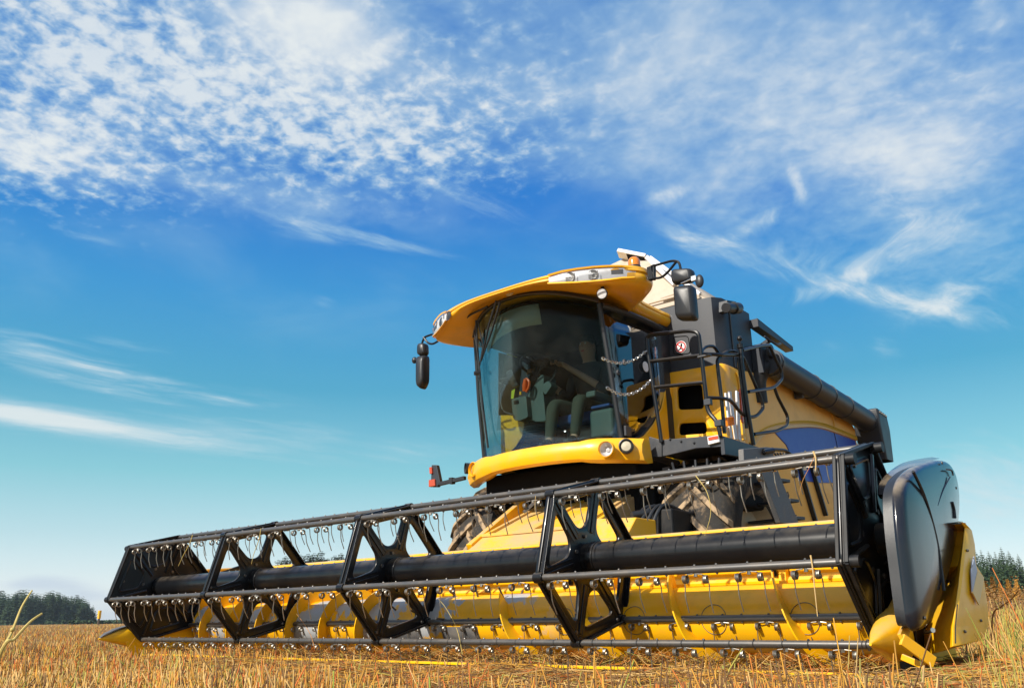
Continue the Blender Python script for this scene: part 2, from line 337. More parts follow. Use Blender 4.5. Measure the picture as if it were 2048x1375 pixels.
def spline(pts, n=6, closed=False):
    P = [Vector(p) for p in pts]; N = len(P); out = []
    for i in range(N if closed else N-1):
        if closed: a, b, c, d = P[i-1], P[i], P[(i+1) % N], P[(i+2) % N]
        else: a, b, c, d = P[max(i-1, 0)], P[i], P[i+1], P[min(i+2, N-1)]
        for k in range(n):
            t = k/n; out.append(.5*((2*b)+(c-a)*t+(2*a-5*b+4*c-d)*t*t+(3*b-a-3*c+d)*t**3))
    if not closed: out.append(P[-1])
    return out
def rounded(pts, r, seg=5, closed=True):
    """polyline with its corners rounded"""
    P = [Vector(p) for p in pts]; N = len(P); out = []
    for i in range(N):
        if not closed and i in (0, N-1): out.append(P[i]); continue
        a, b, c = P[i-1], P[i], P[(i+1) % N]; da, dc = a-b, c-b
        q = min(r, da.length*.48, dc.length*.48); p0, p1 = b+da.normalized()*q, b+dc.normalized()*q
        for k in range(seg+1):
            t = k/seg; out.append(p0*(1-t)**2+b*2*t*(1-t)+p1*t*t)
    return out
def plate(name, loops, thick, mapf, material, parent, bevel=.004):
    """flat plate with holes: loops of 2D points, mapf((u, v, w)) -> world"""
    cu = bpy.data.curves.new(name, 'CURVE'); cu.dimensions = '2D'; cu.fill_mode = 'BOTH'; cu.extrude = thick/2-bevel; cu.bevel_depth = bevel; cu.bevel_resolution = 1; cu.offset = -bevel
    for L in loops:
        sp_ = cu.splines.new('POLY'); sp_.points.add(len(L)-1)
        for q, p in zip(sp_.points, L): q.co = (p[0], p[1], 0, 1)
        sp_.use_cyclic_u = True
    tmp = bpy.data.objects.new('tmp', cu); C.objects.link(tmp)
    me = bpy.data.meshes.new_from_object(tmp.evaluated_get(bpy.context.evaluated_depsgraph_get()))
    bpy.data.objects.remove(tmp); bpy.data.curves.remove(cu)
    me.name = name
    for v in me.vertices: v.co = Vector(mapf(v.co))
    bm = bmesh.new(); bm.from_mesh(me); bmesh.ops.remove_doubles(bm, verts=bm.verts, dist=1e-5); bmesh.ops.recalc_face_normals(bm, faces=bm.faces); bm.to_mesh(me); bm.free()
    me.materials.clear(); me.materials.append(MATS[material])
    me.polygons.foreach_set('use_smooth', [True]*len(me.polygons)); me.set_sharp_from_angle(angle=R_(30))
    o = bpy.data.objects.new(name, me); C.objects.link(o)
    if parent is not None: attach(o, parent)
    return o
G = .12                                    # ground level
# ================================================================== HEADER
RZ, RR, PH = .855, .55, -.2457
XS = [-7.3928, -5.6485, -3.7582, -1.854, 0.]
hd = thing('grain_header', 'wide yellow cutting header with a black tined reel across the front of the combine', 'header', (-3.7, .4, G))
def hexp(k, r=RR, y0=0., z0=RZ):
    a = PH+k*math.pi/3; return (y0-r*math.cos(a), z0+r*math.sin(a))      # k: 0 MF 1 TF 2 TB 3 MB 4 BB 5 BF
# central tube with collars
b = MB(); b.cyl((XS[0], 0, RZ), (XS[4], 0, RZ), .105, n=40)
for X in XS[1:4]:
    for dx_ in (-.10, .06): b.cyl((X+dx_, 0, RZ), (X+dx_+.05, 0, RZ), .112, n=40)
b.build('reel_tube', 'black_paint', hd, bevel=.003)
# spiders
def tri_hole(a_, c_, hub, w, r):
    """rounded triangular opening between two spokes and a rim bar"""
    A, B, H = Vector((*a_, 0)), Vector((*c_, 0)), Vector((*hub, 0)); mid = (A+B)/2; inw = (H-mid).normalized()
    sa, sb = (H-A).normalized(), (H-B).normalized()
    pa = A+inw*w*.75+(mid-A).normalized()*w*.95; pb = B+inw*w*.75+(mid-B).normalized()*w*.95
    ph_ = mid+(H-mid)*.56; t = (B-A).normalized()*.055
    return [tuple(p)[:2] for p in rounded([pa, pb, ph_+t, ph_-t], r, 5)]
for i in (1, 2, 3):
    hx_ = [(-math.cos(PH+k*math.pi/3)*RR, math.sin(PH+k*math.pi/3)*RR) for k in range(6)]
    outl = [tuple(p)[:2] for p in rounded([Vector((p[0]*1.06, p[1]*1.06, 0)) for p in hx_], .06, 4)]
    loops = [outl]+[tri_hole(hx_[k], hx_[(k+1) % 6], (0, 0), .088, .065) for k in range(6)]
    X = XS[i]
    sp_o = plate('reel_spider', loops, .026, lambda v, X=X: (X+v.z, v.x, RZ+v.y), 'black_paint', hd, .005)
    b = MB()                                                       # raised flanges along rim and spokes
    for k in range(6):
        y0, z0 = hexp(k, RR*1.02); y1, z1 = hexp(k+1, RR*1.02)
        b.bar((X+.02, y0, z0), (X+.02, y1, z1), .05, .012, (0, -math.cos(PH+(k+.5)*math.pi/3), math.sin(PH+(k+.5)*math.pi/3)))
        ya, za = hexp(k, RR*.9); yb, zb = hexp(k, .18)
        b.bar((X+.012, ya, za), (X+.012, yb, zb), .026, .018, (1, 0, 0)); [b.bar((X+.010, ya+w_*(-math.sin(PH+k*math.pi/3)), za-w_*(math.cos(PH+k*math.pi/3))), (X+.010, yb+w_*(-math.sin(PH+k*math.pi/3)), zb-w_*(math.cos(PH+k*math.pi/3))), .02, .010, (1, 0, 0)) for w_ in (-.036, .036)]
        b.cyl((X-.03, *hexp(k, RR)), (X+.04, *hexp(k, RR)), .034, n=16)
    b.build('flange', 'black_paint', sp_o, bevel=.004)
    b = MB()
    for k in range(6):
        b.cyl((X+.012, *hexp(k+.5, .15)), (X+.028, *hexp(k+.5, .15)), .013, n=6)
        b.cyl((X+.012, *hexp(k+.1, .50)), (X+.032, *hexp(k+.1, .50)), .012, n=6)
    b.each('bolt', 'bat_steel', sp_o)
# end plates: dished hexagons with pressed ribs
for X, s in ((XS[0]-.03, 1), (XS[4]+.03, -1)):
    outl = [tuple(p)[:2] for p in rounded([Vector((-math.cos(PH+k*math.pi/3)*RR*1.05, math.sin(PH+k*math.pi/3)*RR*1.05, 0)) for k in range(6)], .05, 4)]
    ep = plate('reel_end_plate', [outl], .012, lambda v, X=X: (X+v.z, v.x, RZ+v.y), 'black_paint', hd, .003)
    b = MB()
    for k in range(6):
        n_ = (0, -math.cos(PH+(k+.5)*math.pi/3), math.sin(PH+(k+.5)*math.pi/3))
        [b.bar((X+.004+q_, *hexp(k, RR*1.035)), (X+.004+q_, *hexp(k+1, RR*1.035)), .02, .018, n_) for q_ in (-.022, .022)]; b.bar((X+.004, *hexp(k, RR*1.02)), (X+.004, *hexp(k+1, RR*1.02)), .06, .008, n_)
    b.build('rim_flange', 'black_matt', ep, bevel=.005)
    b = MB()
    for k in range(6):
        q = [hexp(k+.12, .46), hexp(k+.88, .46), hexp(k+.82, .24), hexp(k+.18, .24)]
        for xx in (X-.010, X+.010): b.tube(rounded([(xx, *p) for p in q], .05, 4), .011, 6, closed=True)
        b.tube([(X-.012, *hexp(k, .50)), (X-.012, *hexp(k, .16))], .014, 6); b.tube([(X+.012, *hexp(k, .50)), (X+.012, *hexp(k, .16))], .014, 6)
    b.build('pressed_rib', 'black_paint', ep)
    b = MB()
    for k in range(6):
        for r_ in (.20, .42): b.cyl((X-.014, *hexp(k+.35, r_)), (X+.014, *hexp(k+.35, r_)), .016, n=6)
    b.each('bolt', 'bat_steel', ep)
    b = MB()
    for k in range(6): b.cyl((X-.05*s-.03, *hexp(k, RR*.98)), (X-.05*s+.03, *hexp(k, RR*.98)), .03, n=12)
    b.each('bearing_cap', 'black_matt', ep)
# bats and spring tines
def tine_mesh():
    b = MB(); r = .0036; cr = .0205
    for s in (-1, 1):
        x0 = s*.058; pts = [(s*.012, -.012, -.016), (x0-s*.012, -.012, -.020)]
        for i in range(33):
            a = math.pi*.5-i/32*2*math.pi*3.0; pts.append((x0+s*(-.010+i/32*.022), cr*math.cos(a)-.004, -.044+cr*math.sin(a)))
        x1 = x0+s*.014
        pts += [(x1, .017, -.075), (x1, .020, -.125), (x1+.002, .026, -.150), (x1+.006, .052, -.212)]
        b.tube(pts, r, 6)
    b.cyl((0, 0, -.03), (0, 0, -.012), .011, n=6)
    return b
tine0 = tine_mesh().build('tine', 'wire_steel'); tine_me = tine0.data; bpy.data.objects.remove(tine0)
slots = []
bats = []
for k in range(6):
    y, z = hexp(k); b = MB(); b.cyl((XS[0]-.02, y, z), (XS[4]+.03, y, z), .0215, n=18)
    for i in range(4):
        x0, x1 = XS[i], XS[i+1]; n = 6
        for j in range(n):
            xc = x0+(x1-x0)*(j+.5)/n; slots.append((k, xc, y, z))
            for dx_ in (0., (x1-x0)/n*.42):
                b.sphere((xc+dx_, y-.004, z+.021), .0085, 8, 5); b.sphere((xc+dx_, y, z-.022), .008, 8, 5)
    bats.append(b.build('reel_bat', 'bat_steel', hd))
camv = Vector(CAMP)
slots.sort(key=lambda q: (Vector(q[1:])-camv).length*(1.35 if q[0] == 3 else 1.15 if q[0] == 4 else 1.))
rest = []
for i, (k, xc, y, z) in enumerate(slots):
    rot = Euler((random.gauss(0, .07), random.gauss(0, .03), random.gauss(0, .05)))
    if i < 100:
        o = bpy.data.objects.new('tine', tine_me); C.objects.link(o); o.location = (xc+random.gauss(0, .006), y, z-.008); o.rotation_euler = rot; attach(o, bats[k])
    else: rest.append(((xc, y, z-.008), rot, k))
b = MB(); src = [tuple(v.co) for v in tine_me.vertices]; sf = [tuple(p.vertices) for p in tine_me.polygons]
for (p, rot, k) in rest:
    M = rot.to_matrix(); b.add([M @ Vector(v)+Vector(p) for v in src], sf)
ft = b.build('far_tine_row', 'wire_steel', hd); ft['kind'] = 'stuff'
# trough: back wall, floor, beams
XL, XR_ = -7.42, .05
b = MB(); prof = [(.98, 1.06), (1.02, .88), (1.035, .74), (.985, .70), (1.0, .60), (1.02, .40), (.93, .26), (.80, .19)]
prof = [(y, z) for y, z in prof]
b.loft([[(X, y, z) for y, z in prof]+[(X, y+.02, z-.012) for y, z in reversed(prof)] for X in np.linspace(XL, XR_, 9)], True)
b.build('back_wall', 'yellow_header', hd, sharp=25)
b = MB(); pf_ = [(.80, .187), (.72, .162), (.35, .132), (.05, .148)]
b.loft([[(X, y, z) for y, z in pf_]+[(X, y+.01, z-.012) for y, z in reversed(pf_)] for X in np.linspace(XL, XR_, 9)], True); b.build('trough_floor', 'floor_worn_shaded', hd)
b = MB(); b.loft([[(X, .955, 1.012), (X, .955, 1.062), (X, .975, 1.078), (X, 1.12, 1.082), (X, 1.14, 1.06), (X, 1.14, .95), (X, .99, .95)] for X in (XL-.02, XR_+.02)])
b.build('top_beam', 'yellow_paint', hd, bevel=.008)
b = MB()
for i in range(13):
    X = XL+.3+i*(XR_-XL-.6)/12; b.cyl((X, .952, 1.035), (X, .962, 1.035), .011, n=6)
for i in range(4): b.box((XL+1.2+i*1.75, 1.01, .80), (.035, .02, .14))
b.each('beam_bolt', 'black_paint', hd)
b = MB()
for X in (-6.6, -5.2, -2.3, -.9): b.loft([[(X-.03, 1.02, .72), (X+.03, 1.02, .72), (X+.03, .95, .60), (X-.03, .95, .60)], [(X-.02, 1.03, .92), (X+.02, 1.03, .92), (X+.02, 1.0, .92), (X-.02, 1.0, .92)]])
b.each('wall_gusset', 'yellow_header', hd, bevel=.004)
# knife and skid strips
b = MB(); b.box(((XL+XR_)/2, .02, .168), (XR_-XL, .07, .014)); b.build('knife_back', 'yellow_header', hd, bevel=.003)
b = MB(); b.box(((XL+XR_)/2, -.10, .178), (XR_-XL, .05, .018)); b.build('skid_strip', 'yellow_header', hd, bevel=.003)
b = MB()
n = 96
for i in range(n):
    X = XL+.06+i*(XR_-XL-.12)/(n-1)
    b.loft([[(X-.014, -.09, .150), (X+.014, -.09, .150), (X+.014, -.09, .168), (X-.014, -.09, .168)], [(X-.003, -.22, .146), (X+.003, -.22, .146), (X+.003, -.22, .152), (X-.003, -.22, .152)]])
b2 = MB(); b2.box(((XL+XR_)/2, -.065, .160), (XR_-XL, .05, .016)); kg = b2.build('knife_bar', 'dusty_metal', hd); b.each('knife_guard', 'dusty_metal', kg)
# feed auger
AY, AZ_, AR = .60, .455, .21
b = MB(); b.cyl((XL+.05, AY, AZ_), (XR_-.03, AY, AZ_), AR, n=48); ag = b.build('auger_tube', 'auger_worn', hd)
def flight(xa, xb, hand, pitch, ph0=0., ro=.315):
    b = MB(); nT = int(abs(xb-xa)/pitch*36); vs = []; fs = []
    for i in range(nT+1):
        t = i/36*2*math.pi*hand+ph0; X = xa+(xb-xa)*i/nT; cs, sn = math.cos(t), math.sin(t)
        for dx_, r in ((0, AR-.005), (0, ro), (.010, ro), (.010, AR-.005)): vs.append((X+dx_, AY+r*cs, AZ_+r*sn))
    for i in range(nT):
        for k in range(4): fs.append((i*4+k, i*4+(k+1) % 4, i*4+4+(k+1) % 4, i*4+4+k))
    fs += [(0, 1, 2, 3), (nT*4+3, nT*4+2, nT*4+1, nT*4)]
    b.add(vs, fs); return b
flight(XL+.08, -4.35, -1, .50, .4).build('auger_flight', 'yellow_header', ag, sharp=60)
flight(XR_-.05, -2.95, -1, .74, 2.2).build('auger_flight', 'yellow_header', ag, sharp=60)
b = MB()
for i in range(22):
    X = -4.3+i*.062; a = i*1.3; r0, r1 = AR-.01, .315
    b.cyl((X, AY+r0*math.cos(a), AZ_+r0*math.sin(a)), (X, AY+r1*math.cos(a), AZ_+r1*math.sin(a)), .008, n=8)
b.each('auger_finger', 'bat_steel', ag)
b = MB()
for X in (-4.05, -3.4): b.loft([[(X-.20, AY+(AR+.004)*math.cos(a), AZ_+(AR+.004)*math.sin(a)) for a in np.linspace(3.3, 4.0, 8)], [(X+.20, AY+(AR+.004)*math.cos(a), AZ_+(AR+.004)*math.sin(a)) for a in np.linspace(3.3, 4.0, 8)]], False, False, False)
b.each('hatch_cover', 'dusty_metal', ag)
b = MB()
for X in (-2.35, -1.75, -1.15, -.55):
    for a0 in (2.6,): b.tube([(X+.09*math.cos(t), AY+(AR+.002)*math.cos(a0+.45*math.sin(t)+.55), AZ_+(AR+.002)*math.sin(a0+.45*math.sin(t)+.55)) for t in np.linspace(0, 2*math.pi, 30)], .0022, 4, closed=True)
b.each('hatch_seam', 'dusty_metal', ag)
# end panels of the trough
for X, s in ((XL-.015, -1), (XR_+.015, 1)):
    pts = [(1.10, 1.05), (1.10, .14), (.05, .13), (-.20, .16), (-.30, .30), (-.05, .47), (.35, .66), (.75, .95)]
    if s > 0: pts = [(1.10, 1.05), (1.10, .14), (.12, .13), (-.02, .20), (-.02, .40), (.35, .66), (.75, .95)]
    b = MB(); b.poly([(X, y, z) for y, z in pts], (s*.025, 0, 0)); b.build('end_panel', 'yellow_header', hd, bevel=.004)
# divider noses
def nose(xc, s):
    b = MB(); rings = []
    for y, zt, zb, xa, xb, e in ((-.56, .350, .338, -.006, .006, 1), (-.50, .374, .322, -.022, .024, 1), (-.40, .417, .298, -.05, .058, 1), (-.27, .462, .268, -.075, .10, 1))+(((-.22, .475, .252, -.078, .105, 1), (-.215, .475, .40, -.07, .10, 1), (-.05, .52, .43, -.06, .09, 1), (.20, .64, .52, -.05, .07, 1)) if s > 0 else ((-.10, .50, .22, -.08, .115, 1), (.12, .545, .18, -.08, .12, 1), (.45, .66, .17, -.06, .11, 1), (.70, .76, .2, -.04, .08, 1))):
        ring = []
        for k in range(20):
            a = 2*math.pi*k/20; c_, s_ = math.cos(a), math.sin(a); ee = .72
            ux = math.copysign(abs(c_)**ee, c_); uz = math.copysign(abs(s_)**ee, s_)
            ring.append((xc+s*((xa+xb)/2+(xb-xa)/2*ux), y, (zt+zb)/2+(zt-zb)/2*uz))
        rings.append(ring)
    b.loft(rings); o = b.build('divider_nose', 'yellow_header', hd, sharp=50); return o
nl = nose(-7.50, -1); nr = nose(.115, 1)
b = MB()
top = [(-.545, .356), (-.50, .390), (-.40, .434), (-.27, .468), (-.10, .506), (.12, .551)]
b.loft([[(-7.50-.02-.035*min(1, i/2), y, z-.004), (-7.50+.02+.03*min(1, i/2), y, z-.004), (-7.50+.02+.03*min(1, i/2), y, z+.004), (-7.50-.02-.035*min(1, i/2), y, z+.004)] for i, (y, z) in enumerate(top)])
b.build('wear_strip', 'dusty_metal', nl)
p0, p1 = onx(.25, 1803, 1277), onx(.34, 1868, 1324); b = MB(); b.bar(p0, p1, .018, .055)
p2 = onx(.20, 1832, 1205); b.bar(p0, p2, .018, .05, (0, 1, 0)); b.bar(onx(.2, 1803, 1312), onx(.30, 1850, 1332), .016, .03)
b.each('divider_brace', 'yellow_paint', hd, bevel=.004)
# dark gear and drive behind the right end plate; low black box added as shade behind the nose
b = MB(); b.span((.08, .10, .30), (.16, .95, 1.0)); b.span((.085, -.06, .16), (.19, .10, .42)); b.cyl((.06, .0, RZ), (.20, .0, RZ), .09, n=24); b.cyl((.17, .55, .62), (.22, .55, .62), .26, n=32)
b.bar((.12, .1, RZ), (.12, 1.15, 1.05), .06, .11); b.bar((.10, .05, RZ+.03), (.10, .75, .45), .03, .03)
b.tube(spline([(.15, 1.0, .98), (.19, .6, 1.1), (.17, .25, 1.02), (.16, .05, .9)], 6), .014, 8)
b.build('reel_drive', 'black_paint', hd, bevel=.006)
b = MB(); b.span((XL-.12, .02, RZ-.05), (XL-.05, 1.1, RZ+.07)); b.cyl((XL-.13, 0, RZ), (XL+.03, 0, RZ), .08, n=24); b.bar((XL-.06, .2, .84), (XL-.06, 1.05, 1.10), .05, .06)
b.build('reel_arm', 'black_paint', hd, bevel=.008)
b = MB(); b.loft([[(X, .55, .80), (X, .50, .96), (X, .56, 1.06), (X, 1.1, 1.10), (X, 1.15, .80)] for X in (XL-.20, XL-.04)]); b.build('end_shield_small', 'yellow_paint', hd, bevel=.02)
# large black drive cover
XO, XI = .335, .285
face = [(1806, 990), (1809, 968), (1818, 950), (1836, 934), (1860, 924), (1885, 919), (1902, 925), (1914, 945), (1920, 975), (1921, 1010), (1917, 1060), (1908, 1110), (1896, 1160), (1878, 1215), (1860, 1250), (1846, 1259), (1837, 1250), (1829, 1200), (1821, 1140), (1813, 1080), (1808, 1030)]
outer = spline([onx(XO, *p) for p in face], 3, True); cen = sum(outer, Vector())/len(outer)
def grow(k, X, dz_=0.): return [Vector((X, cen.y+(p.y-cen.y)*k, cen.z+(p.z-cen.z)*k+dz_)) for p in outer]
inner = []
for p in grow(1.035, XI):
    inner.append(p)
b = MB(); b.loft([grow(.93, XI+.01), grow(1.0, XI), grow(1.010, XI+.010), grow(1.008, XO-.034), grow(.996, XO-.018), grow(.978, XO-.007), grow(.955, XO-.001), grow(.93, XO+.003), grow(.90, XO+.006), grow(.6, XO+.022), grow(.2, XO+.028)])
dc = b.build('drive_cover', 'shield_black', hd, sharp=60)
b = MB()                                                            # overhanging lip at the front top
lip_o = [onx(XO-.05, *p) for p in ((1812, 992), (1812, 965), (1825, 940), (1850, 925), (1880, 916))]
lip_i = [onx(.10, *p) for p in ((1755, 988), (1759, 966), (1778, 943), (1808, 924), (1850, 915))]
lo, li = spline(lip_o, 4), spline(lip_i, 4)
b.loft([lo, [(p*.5+q*.5)+Vector((0, 0, .006)) for p, q in zip(lo, li)], li, [q+Vector((0, .03, -.02)) for q in li], [p+Vector((0, .03, -.03)) for p in lo]], False, False, False)
b.build('cover_lip', 'shield_black', dc, sharp=60)
def groove(pts, r=.007):
    b = MB(); b.tube(spline([onx(XO+.024, *p) for p in pts], 5), r, 6); b.build('groove', 'black_plastic', dc)
groove([(1826, 942), (1846, 985), (1862, 1035), (1874, 1085), (1882, 1135), (1888, 1180)], .008); groove([(1893, 938), (1903, 940), (1906, 950)], .005); groove([(1900, 953), (1886, 980), (1875, 1010)], .004); groove([(1904, 1003), (1908, 1018), (1910, 1035)], .008)
b = MB(); b.loft([grow(.965, .235), grow(.965, .262), grow(.985, .262), grow(.985, .285)]); b.build('cover_back', 'black_plastic', dc)
b = MB(); b.cyl(onx(.25, 1852, 1262), onx(.30, 1866, 1259), .012, n=10); b.build('latch', 'bright_steel', dc)
# yellow end shield behind it
XE = .41
secs = [((1963, 1279), (1911, 1292), (1849, 1310)), ((1978, 1247), (1911, 1252), (1849, 1268)), ((1977, 1218), (1916, 1215), (1868, 1222)), ((1967, 1152), (1922, 1170), (1888, 1165)), ((1953, 1130), (1926, 1130), (1900, 1120)), ((1950, 1088), (1931, 1085), (1910, 1070)), ((1944, 1060), (1934, 1055), (1915, 1045)), ((1930, 1046), (1926, 1044), (1918, 1041))]
rings = []
for bk, rd, fr in secs:
    B_, R2, F_ = onx(XE, *bk), onx(XE, *rd), onx(.20, *fr)
    rings.append([F_, F_*.5+R2*.5+Vector((.012, 0, 0)), R2+Vector((-.01, -.012, 0)), R2+Vector((0, .012, 0)), B_*.5+R2*.5+Vector((.006, 0, 0)), B_, Vector((.12, B_.y, B_.z)), Vector((.12, max(F_.y, .0)+.25, F_.z))])
b = MB(); b.loft(rings); es = b.build('end_shield', 'yellow_header', hd, sharp=28, bevel=.006)
b = MB(); b.poly([onx(XE+.016, *p) for p in ((1953, 1141), (1966, 1154), (1956, 1209), (1943, 1184))], (.006, 0, 0)); b.build('cream_decal', 'cream_sticker', es)
b = MB(); b.poly([onx(XE+.015, *p) for p in ((1946, 1112), (1952, 1140), (1943, 1183), (1941, 1140))], (.006, 0, 0)); b.build('striped_decal', 'greyblue_sticker', es)
b = MB()
for p in ((1935, 1100), (1930, 1262), (1962, 1240), (1958, 1160)): b.sphere(onx(XE+.008, *p), .008, 8, 5)
b.each('bolt', 'bat_steel', es)
b = MB()
for p in ((1832, 1000), (1884, 925), (1912, 975), (1850, 1235), (1886, 1150)): b.sphere(onx(XO+.010, *p), .009, 10, 6, (.6, 1, 1))
b.each('bolt', 'bat_steel', dc)
b = MB(); b.tube([onx(XE+.004, *p) for p in ((1915, 1208), (1911, 1250), (1911, 1285))], .003, 5); b.build('panel_seam', 'black_plastic', es)
# centre adaptor frame of the header
b = MB(); b.loft([[(-2.86, 1.15, .5), (-2.86, 1.15, 1.05), (-2.86, 1.38, 1.30), (-2.86, 1.70, 1.32), (-2.86, 1.70, .5)], [(-2.28, 1.15, .5), (-2.28, 1.15, 1.05), (-2.28, 1.38, 1.27), (-2.28, 1.70, 1.27), (-2.28, 1.70, .5)]])
b.build('adaptor_box', 'yellow_paint', hd, bevel=.01)
# ================================================================== COMBINE
XC = -3.6
cb = thing('combine_harvester', 'yellow and grey combine harvester with a large glazed cab behind the header', 'combine harvester', (XC, 3.2, G))
# ---- wheels
def wheel(xc, yc, rad, hw, nl, outs):
    w = thing('wheel', None, None, (xc, yc, G+rad)); attach(w, cb)
    b = MB(); pr = [(-hw*.72, rad*.50), (-hw*.95, rad*.60), (-hw, rad*.74), (-hw*.93, rad*.87), (-hw*.78, rad*.935), (0, rad*.952), (hw*.78, rad*.935), (hw*.93, rad*.87), (hw, rad*.74), (hw*.95, rad*.60), (hw*.72, rad*.50)]
    b.lathe((xc, yc, G+rad), (1, 0, 0), pr, 56); ty = b.build('tyre', 'rubber', w, sharp=50)
    b = MB()
    for i in range(nl):
        for s in (-1, 1):
            a0 = 2*math.pi*(i+(0 if s > 0 else .5))/nl
            rg = []
            for t in np.linspace(0, 1, 6):
                xx = s*hw*(-.06+t*1.05); aa = a0-.42*t; ww = .042+.012*(1-t); rt = rad*(1.0-.10*max(0, t-.75)/.25); rb = rad*(.925-.13*max(0, t-.75)/.25)
                q = []
                for da, r in ((-ww*1.15, rb), (-ww*.8, rt), (ww*.8, rt), (ww*1.15, rb)): q.append((xc+xx, yc+r*math.sin(aa+da/rad*.9), G+rad+r*math.cos(aa+da/rad*.9)))
                rg.append(q)
            b.loft(rg)
    b.build('tread_lug', 'mud_rubber', ty, bevel=.008)
    b = MB(); b.lathe((xc, yc, G+rad), (outs, 0, 0), [(hw*.70, rad*.52), (hw*.74, rad*.49), (hw*.35, rad*.44), (hw*.20, rad*.30), (hw*.28, rad*.16), (hw*.42, rad*.15), (hw*.42, .01)], 40); b.build('rim', 'rim_cream', w)
wheel(XC-1.36, 3.12, .96, .37, 20, -1); wheel(XC+1.36, 3.12, .96, .37, 20, 1)
wheel(XC-1.30, 7.0, .66, .24, 18, -1); wheel(XC+1.30, 7.0, .66, .24, 18, 1)
# ---- chassis and underbody
b = MB(); b.span((-4.55, 2.35, 1.0), (-2.65, 6.9, 2.0)); b.span((-5.2, 2.98, .95), (-2.0, 3.25, 1.2)); b.span((-4.5, 1.98, 1.72), (-2.62, 3.3, 1.93)); b.span((-4.75, 2.0, 1.62), (-4.3, 2.5, 1.74)); b.span((-2.7, 2.45, 1.45), (-1.95, 3.3, 1.86))
b.build('chassis', 'interior_dark', cb, bevel=.03)
b = MB(); b.span((-4.8, 6.7, .7), (-2.4, 7.1, .9)); b.build('rear_axle', 'black_plastic', cb, bevel=.02)
b = MB(); b.span((-5.05, 4.2, .75), (-2.35, 9.0, 1.05)); b.build('lower_body', 'interior_dark', cb, bevel=.03)
# ---- feeder house
b = MB(); xl, xr = -4.12, -2.88
b.loft([[(xl, 1.18, .40), (xr, 1.18, .40), (xr, 1.18, 1.04), (xl, 1.18, 1.04)], [(xl, 1.5, .48), (xr, 1.5, .48), (xr, 1.5, 1.24), (xl, 1.5, 1.24)], [(xl-.03, 2.7, .95), (xr, 2.7, .95), (xr, 2.7, 1.74), (xl-.03, 2.7, 1.74)]])
fh = b.build('feeder_house', 'yellow_dusty', cb, bevel=.015)
b = MB()
for xx in (xl+.06, xr-.06, -3.5): b.bar((xx, 1.5, 1.255), (xx, 2.6, 1.70), .05, .03)
b.bar((xl, 1.49, 1.25), (xr, 1.49, 1.25), .03, .03); b.build('feeder_rib', 'yellow_dusty', fh, bevel=.004)
b = MB(); b.bar((xl-.02, 1.35, 1.10), (xl-.06, 2.25, 1.62), .07, .14); b.build('feeder_side_rail', 'yellow_paint', cb, bevel=.01)
b = MB(); b.bar((-3.95, 1.95, 1.50), (-3.75, 2.2, 1.78), .05, .03); b.build('lift_strut', 'dusty_metal', cb, bevel=.004)
b = MB(); b.span((-2.55, 1.85, .7), (-2.2, 2.4, 1.38)); b.build('hydraulic_block', 'black_matt', cb, bevel=.02)  # yellow block in shade, the shade put into the black colour
b = MB()
for i in range(4): b.tube(spline([(-2.5+.05*i, 1.75, 1.32-.03*i), (-2.45+.05*i, 1.9, 1.42), (-2.35+.05*i, 2.2, 1.36), (-2.3+.03*i, 2.5, 1.55)], 6), .016, 8)
b.cyl((-2.52, 1.70, 1.33), (-2.42, 1.86, 1.36), .035, n=12); b.build('hydraulic_hose', 'black_plastic', cb)
b = MB()
for i in range(5): b.tube(spline([(-2.35+.11*i, 2.2+.02*i, 1.84), (-2.30+.11*i, 2.18, 1.73-.02*i), (-2.2+.11*i, 2.3, 1.66), (-2.05+.1*i, 2.5, 1.74)], 6), .013, 7)
b.build('wiring_loom', 'black_plastic', cb)
# ---- cab shell
def arc(zb, yc, ya, xa, n=13, sx=1.):
    """front glass line, from the left pillar to the right pillar"""
    return [Vector((XC+xa*t, ya-(ya-yc)*(1-abs(t)**2.3), zb-.15*t*t*max(0, min(1, (zb-2.1)/1.4)))) for t in np.linspace(-1, 1, n)]
GB = dict(z=2.08, yc=1.66, ya=1.93, xa=.86); GT = dict(z=3.595, yc=1.38, ya=1.74, xa=.81)
def lerp(a, b, t): return a+(b-a)*t
rings = []
for t in np.linspace(0, 1, 7):
    bow = .035*math.sin(math.pi*t)
    rings.append(arc(lerp(GB['z'], GT['z'], t), lerp(GB['yc'], GT['yc'], t)-bow, lerp(GB['ya'], GT['ya'], t)-bow*.6, lerp(GB['xa'], GT['xa'], t)))
def sheet_solid(name, rings, th, material, parent):
    b = MB(); b.loft(rings, False, False, False); o = b.build(name, material, parent, sharp=80)
    s = o.modifiers.new('thick', 'SOLIDIFY'); s.thickness = th; s.offset = 0; return o
sheet_solid('windshield', rings, .008, 'cab_glass', cb)
XD = .88
doorL = {}
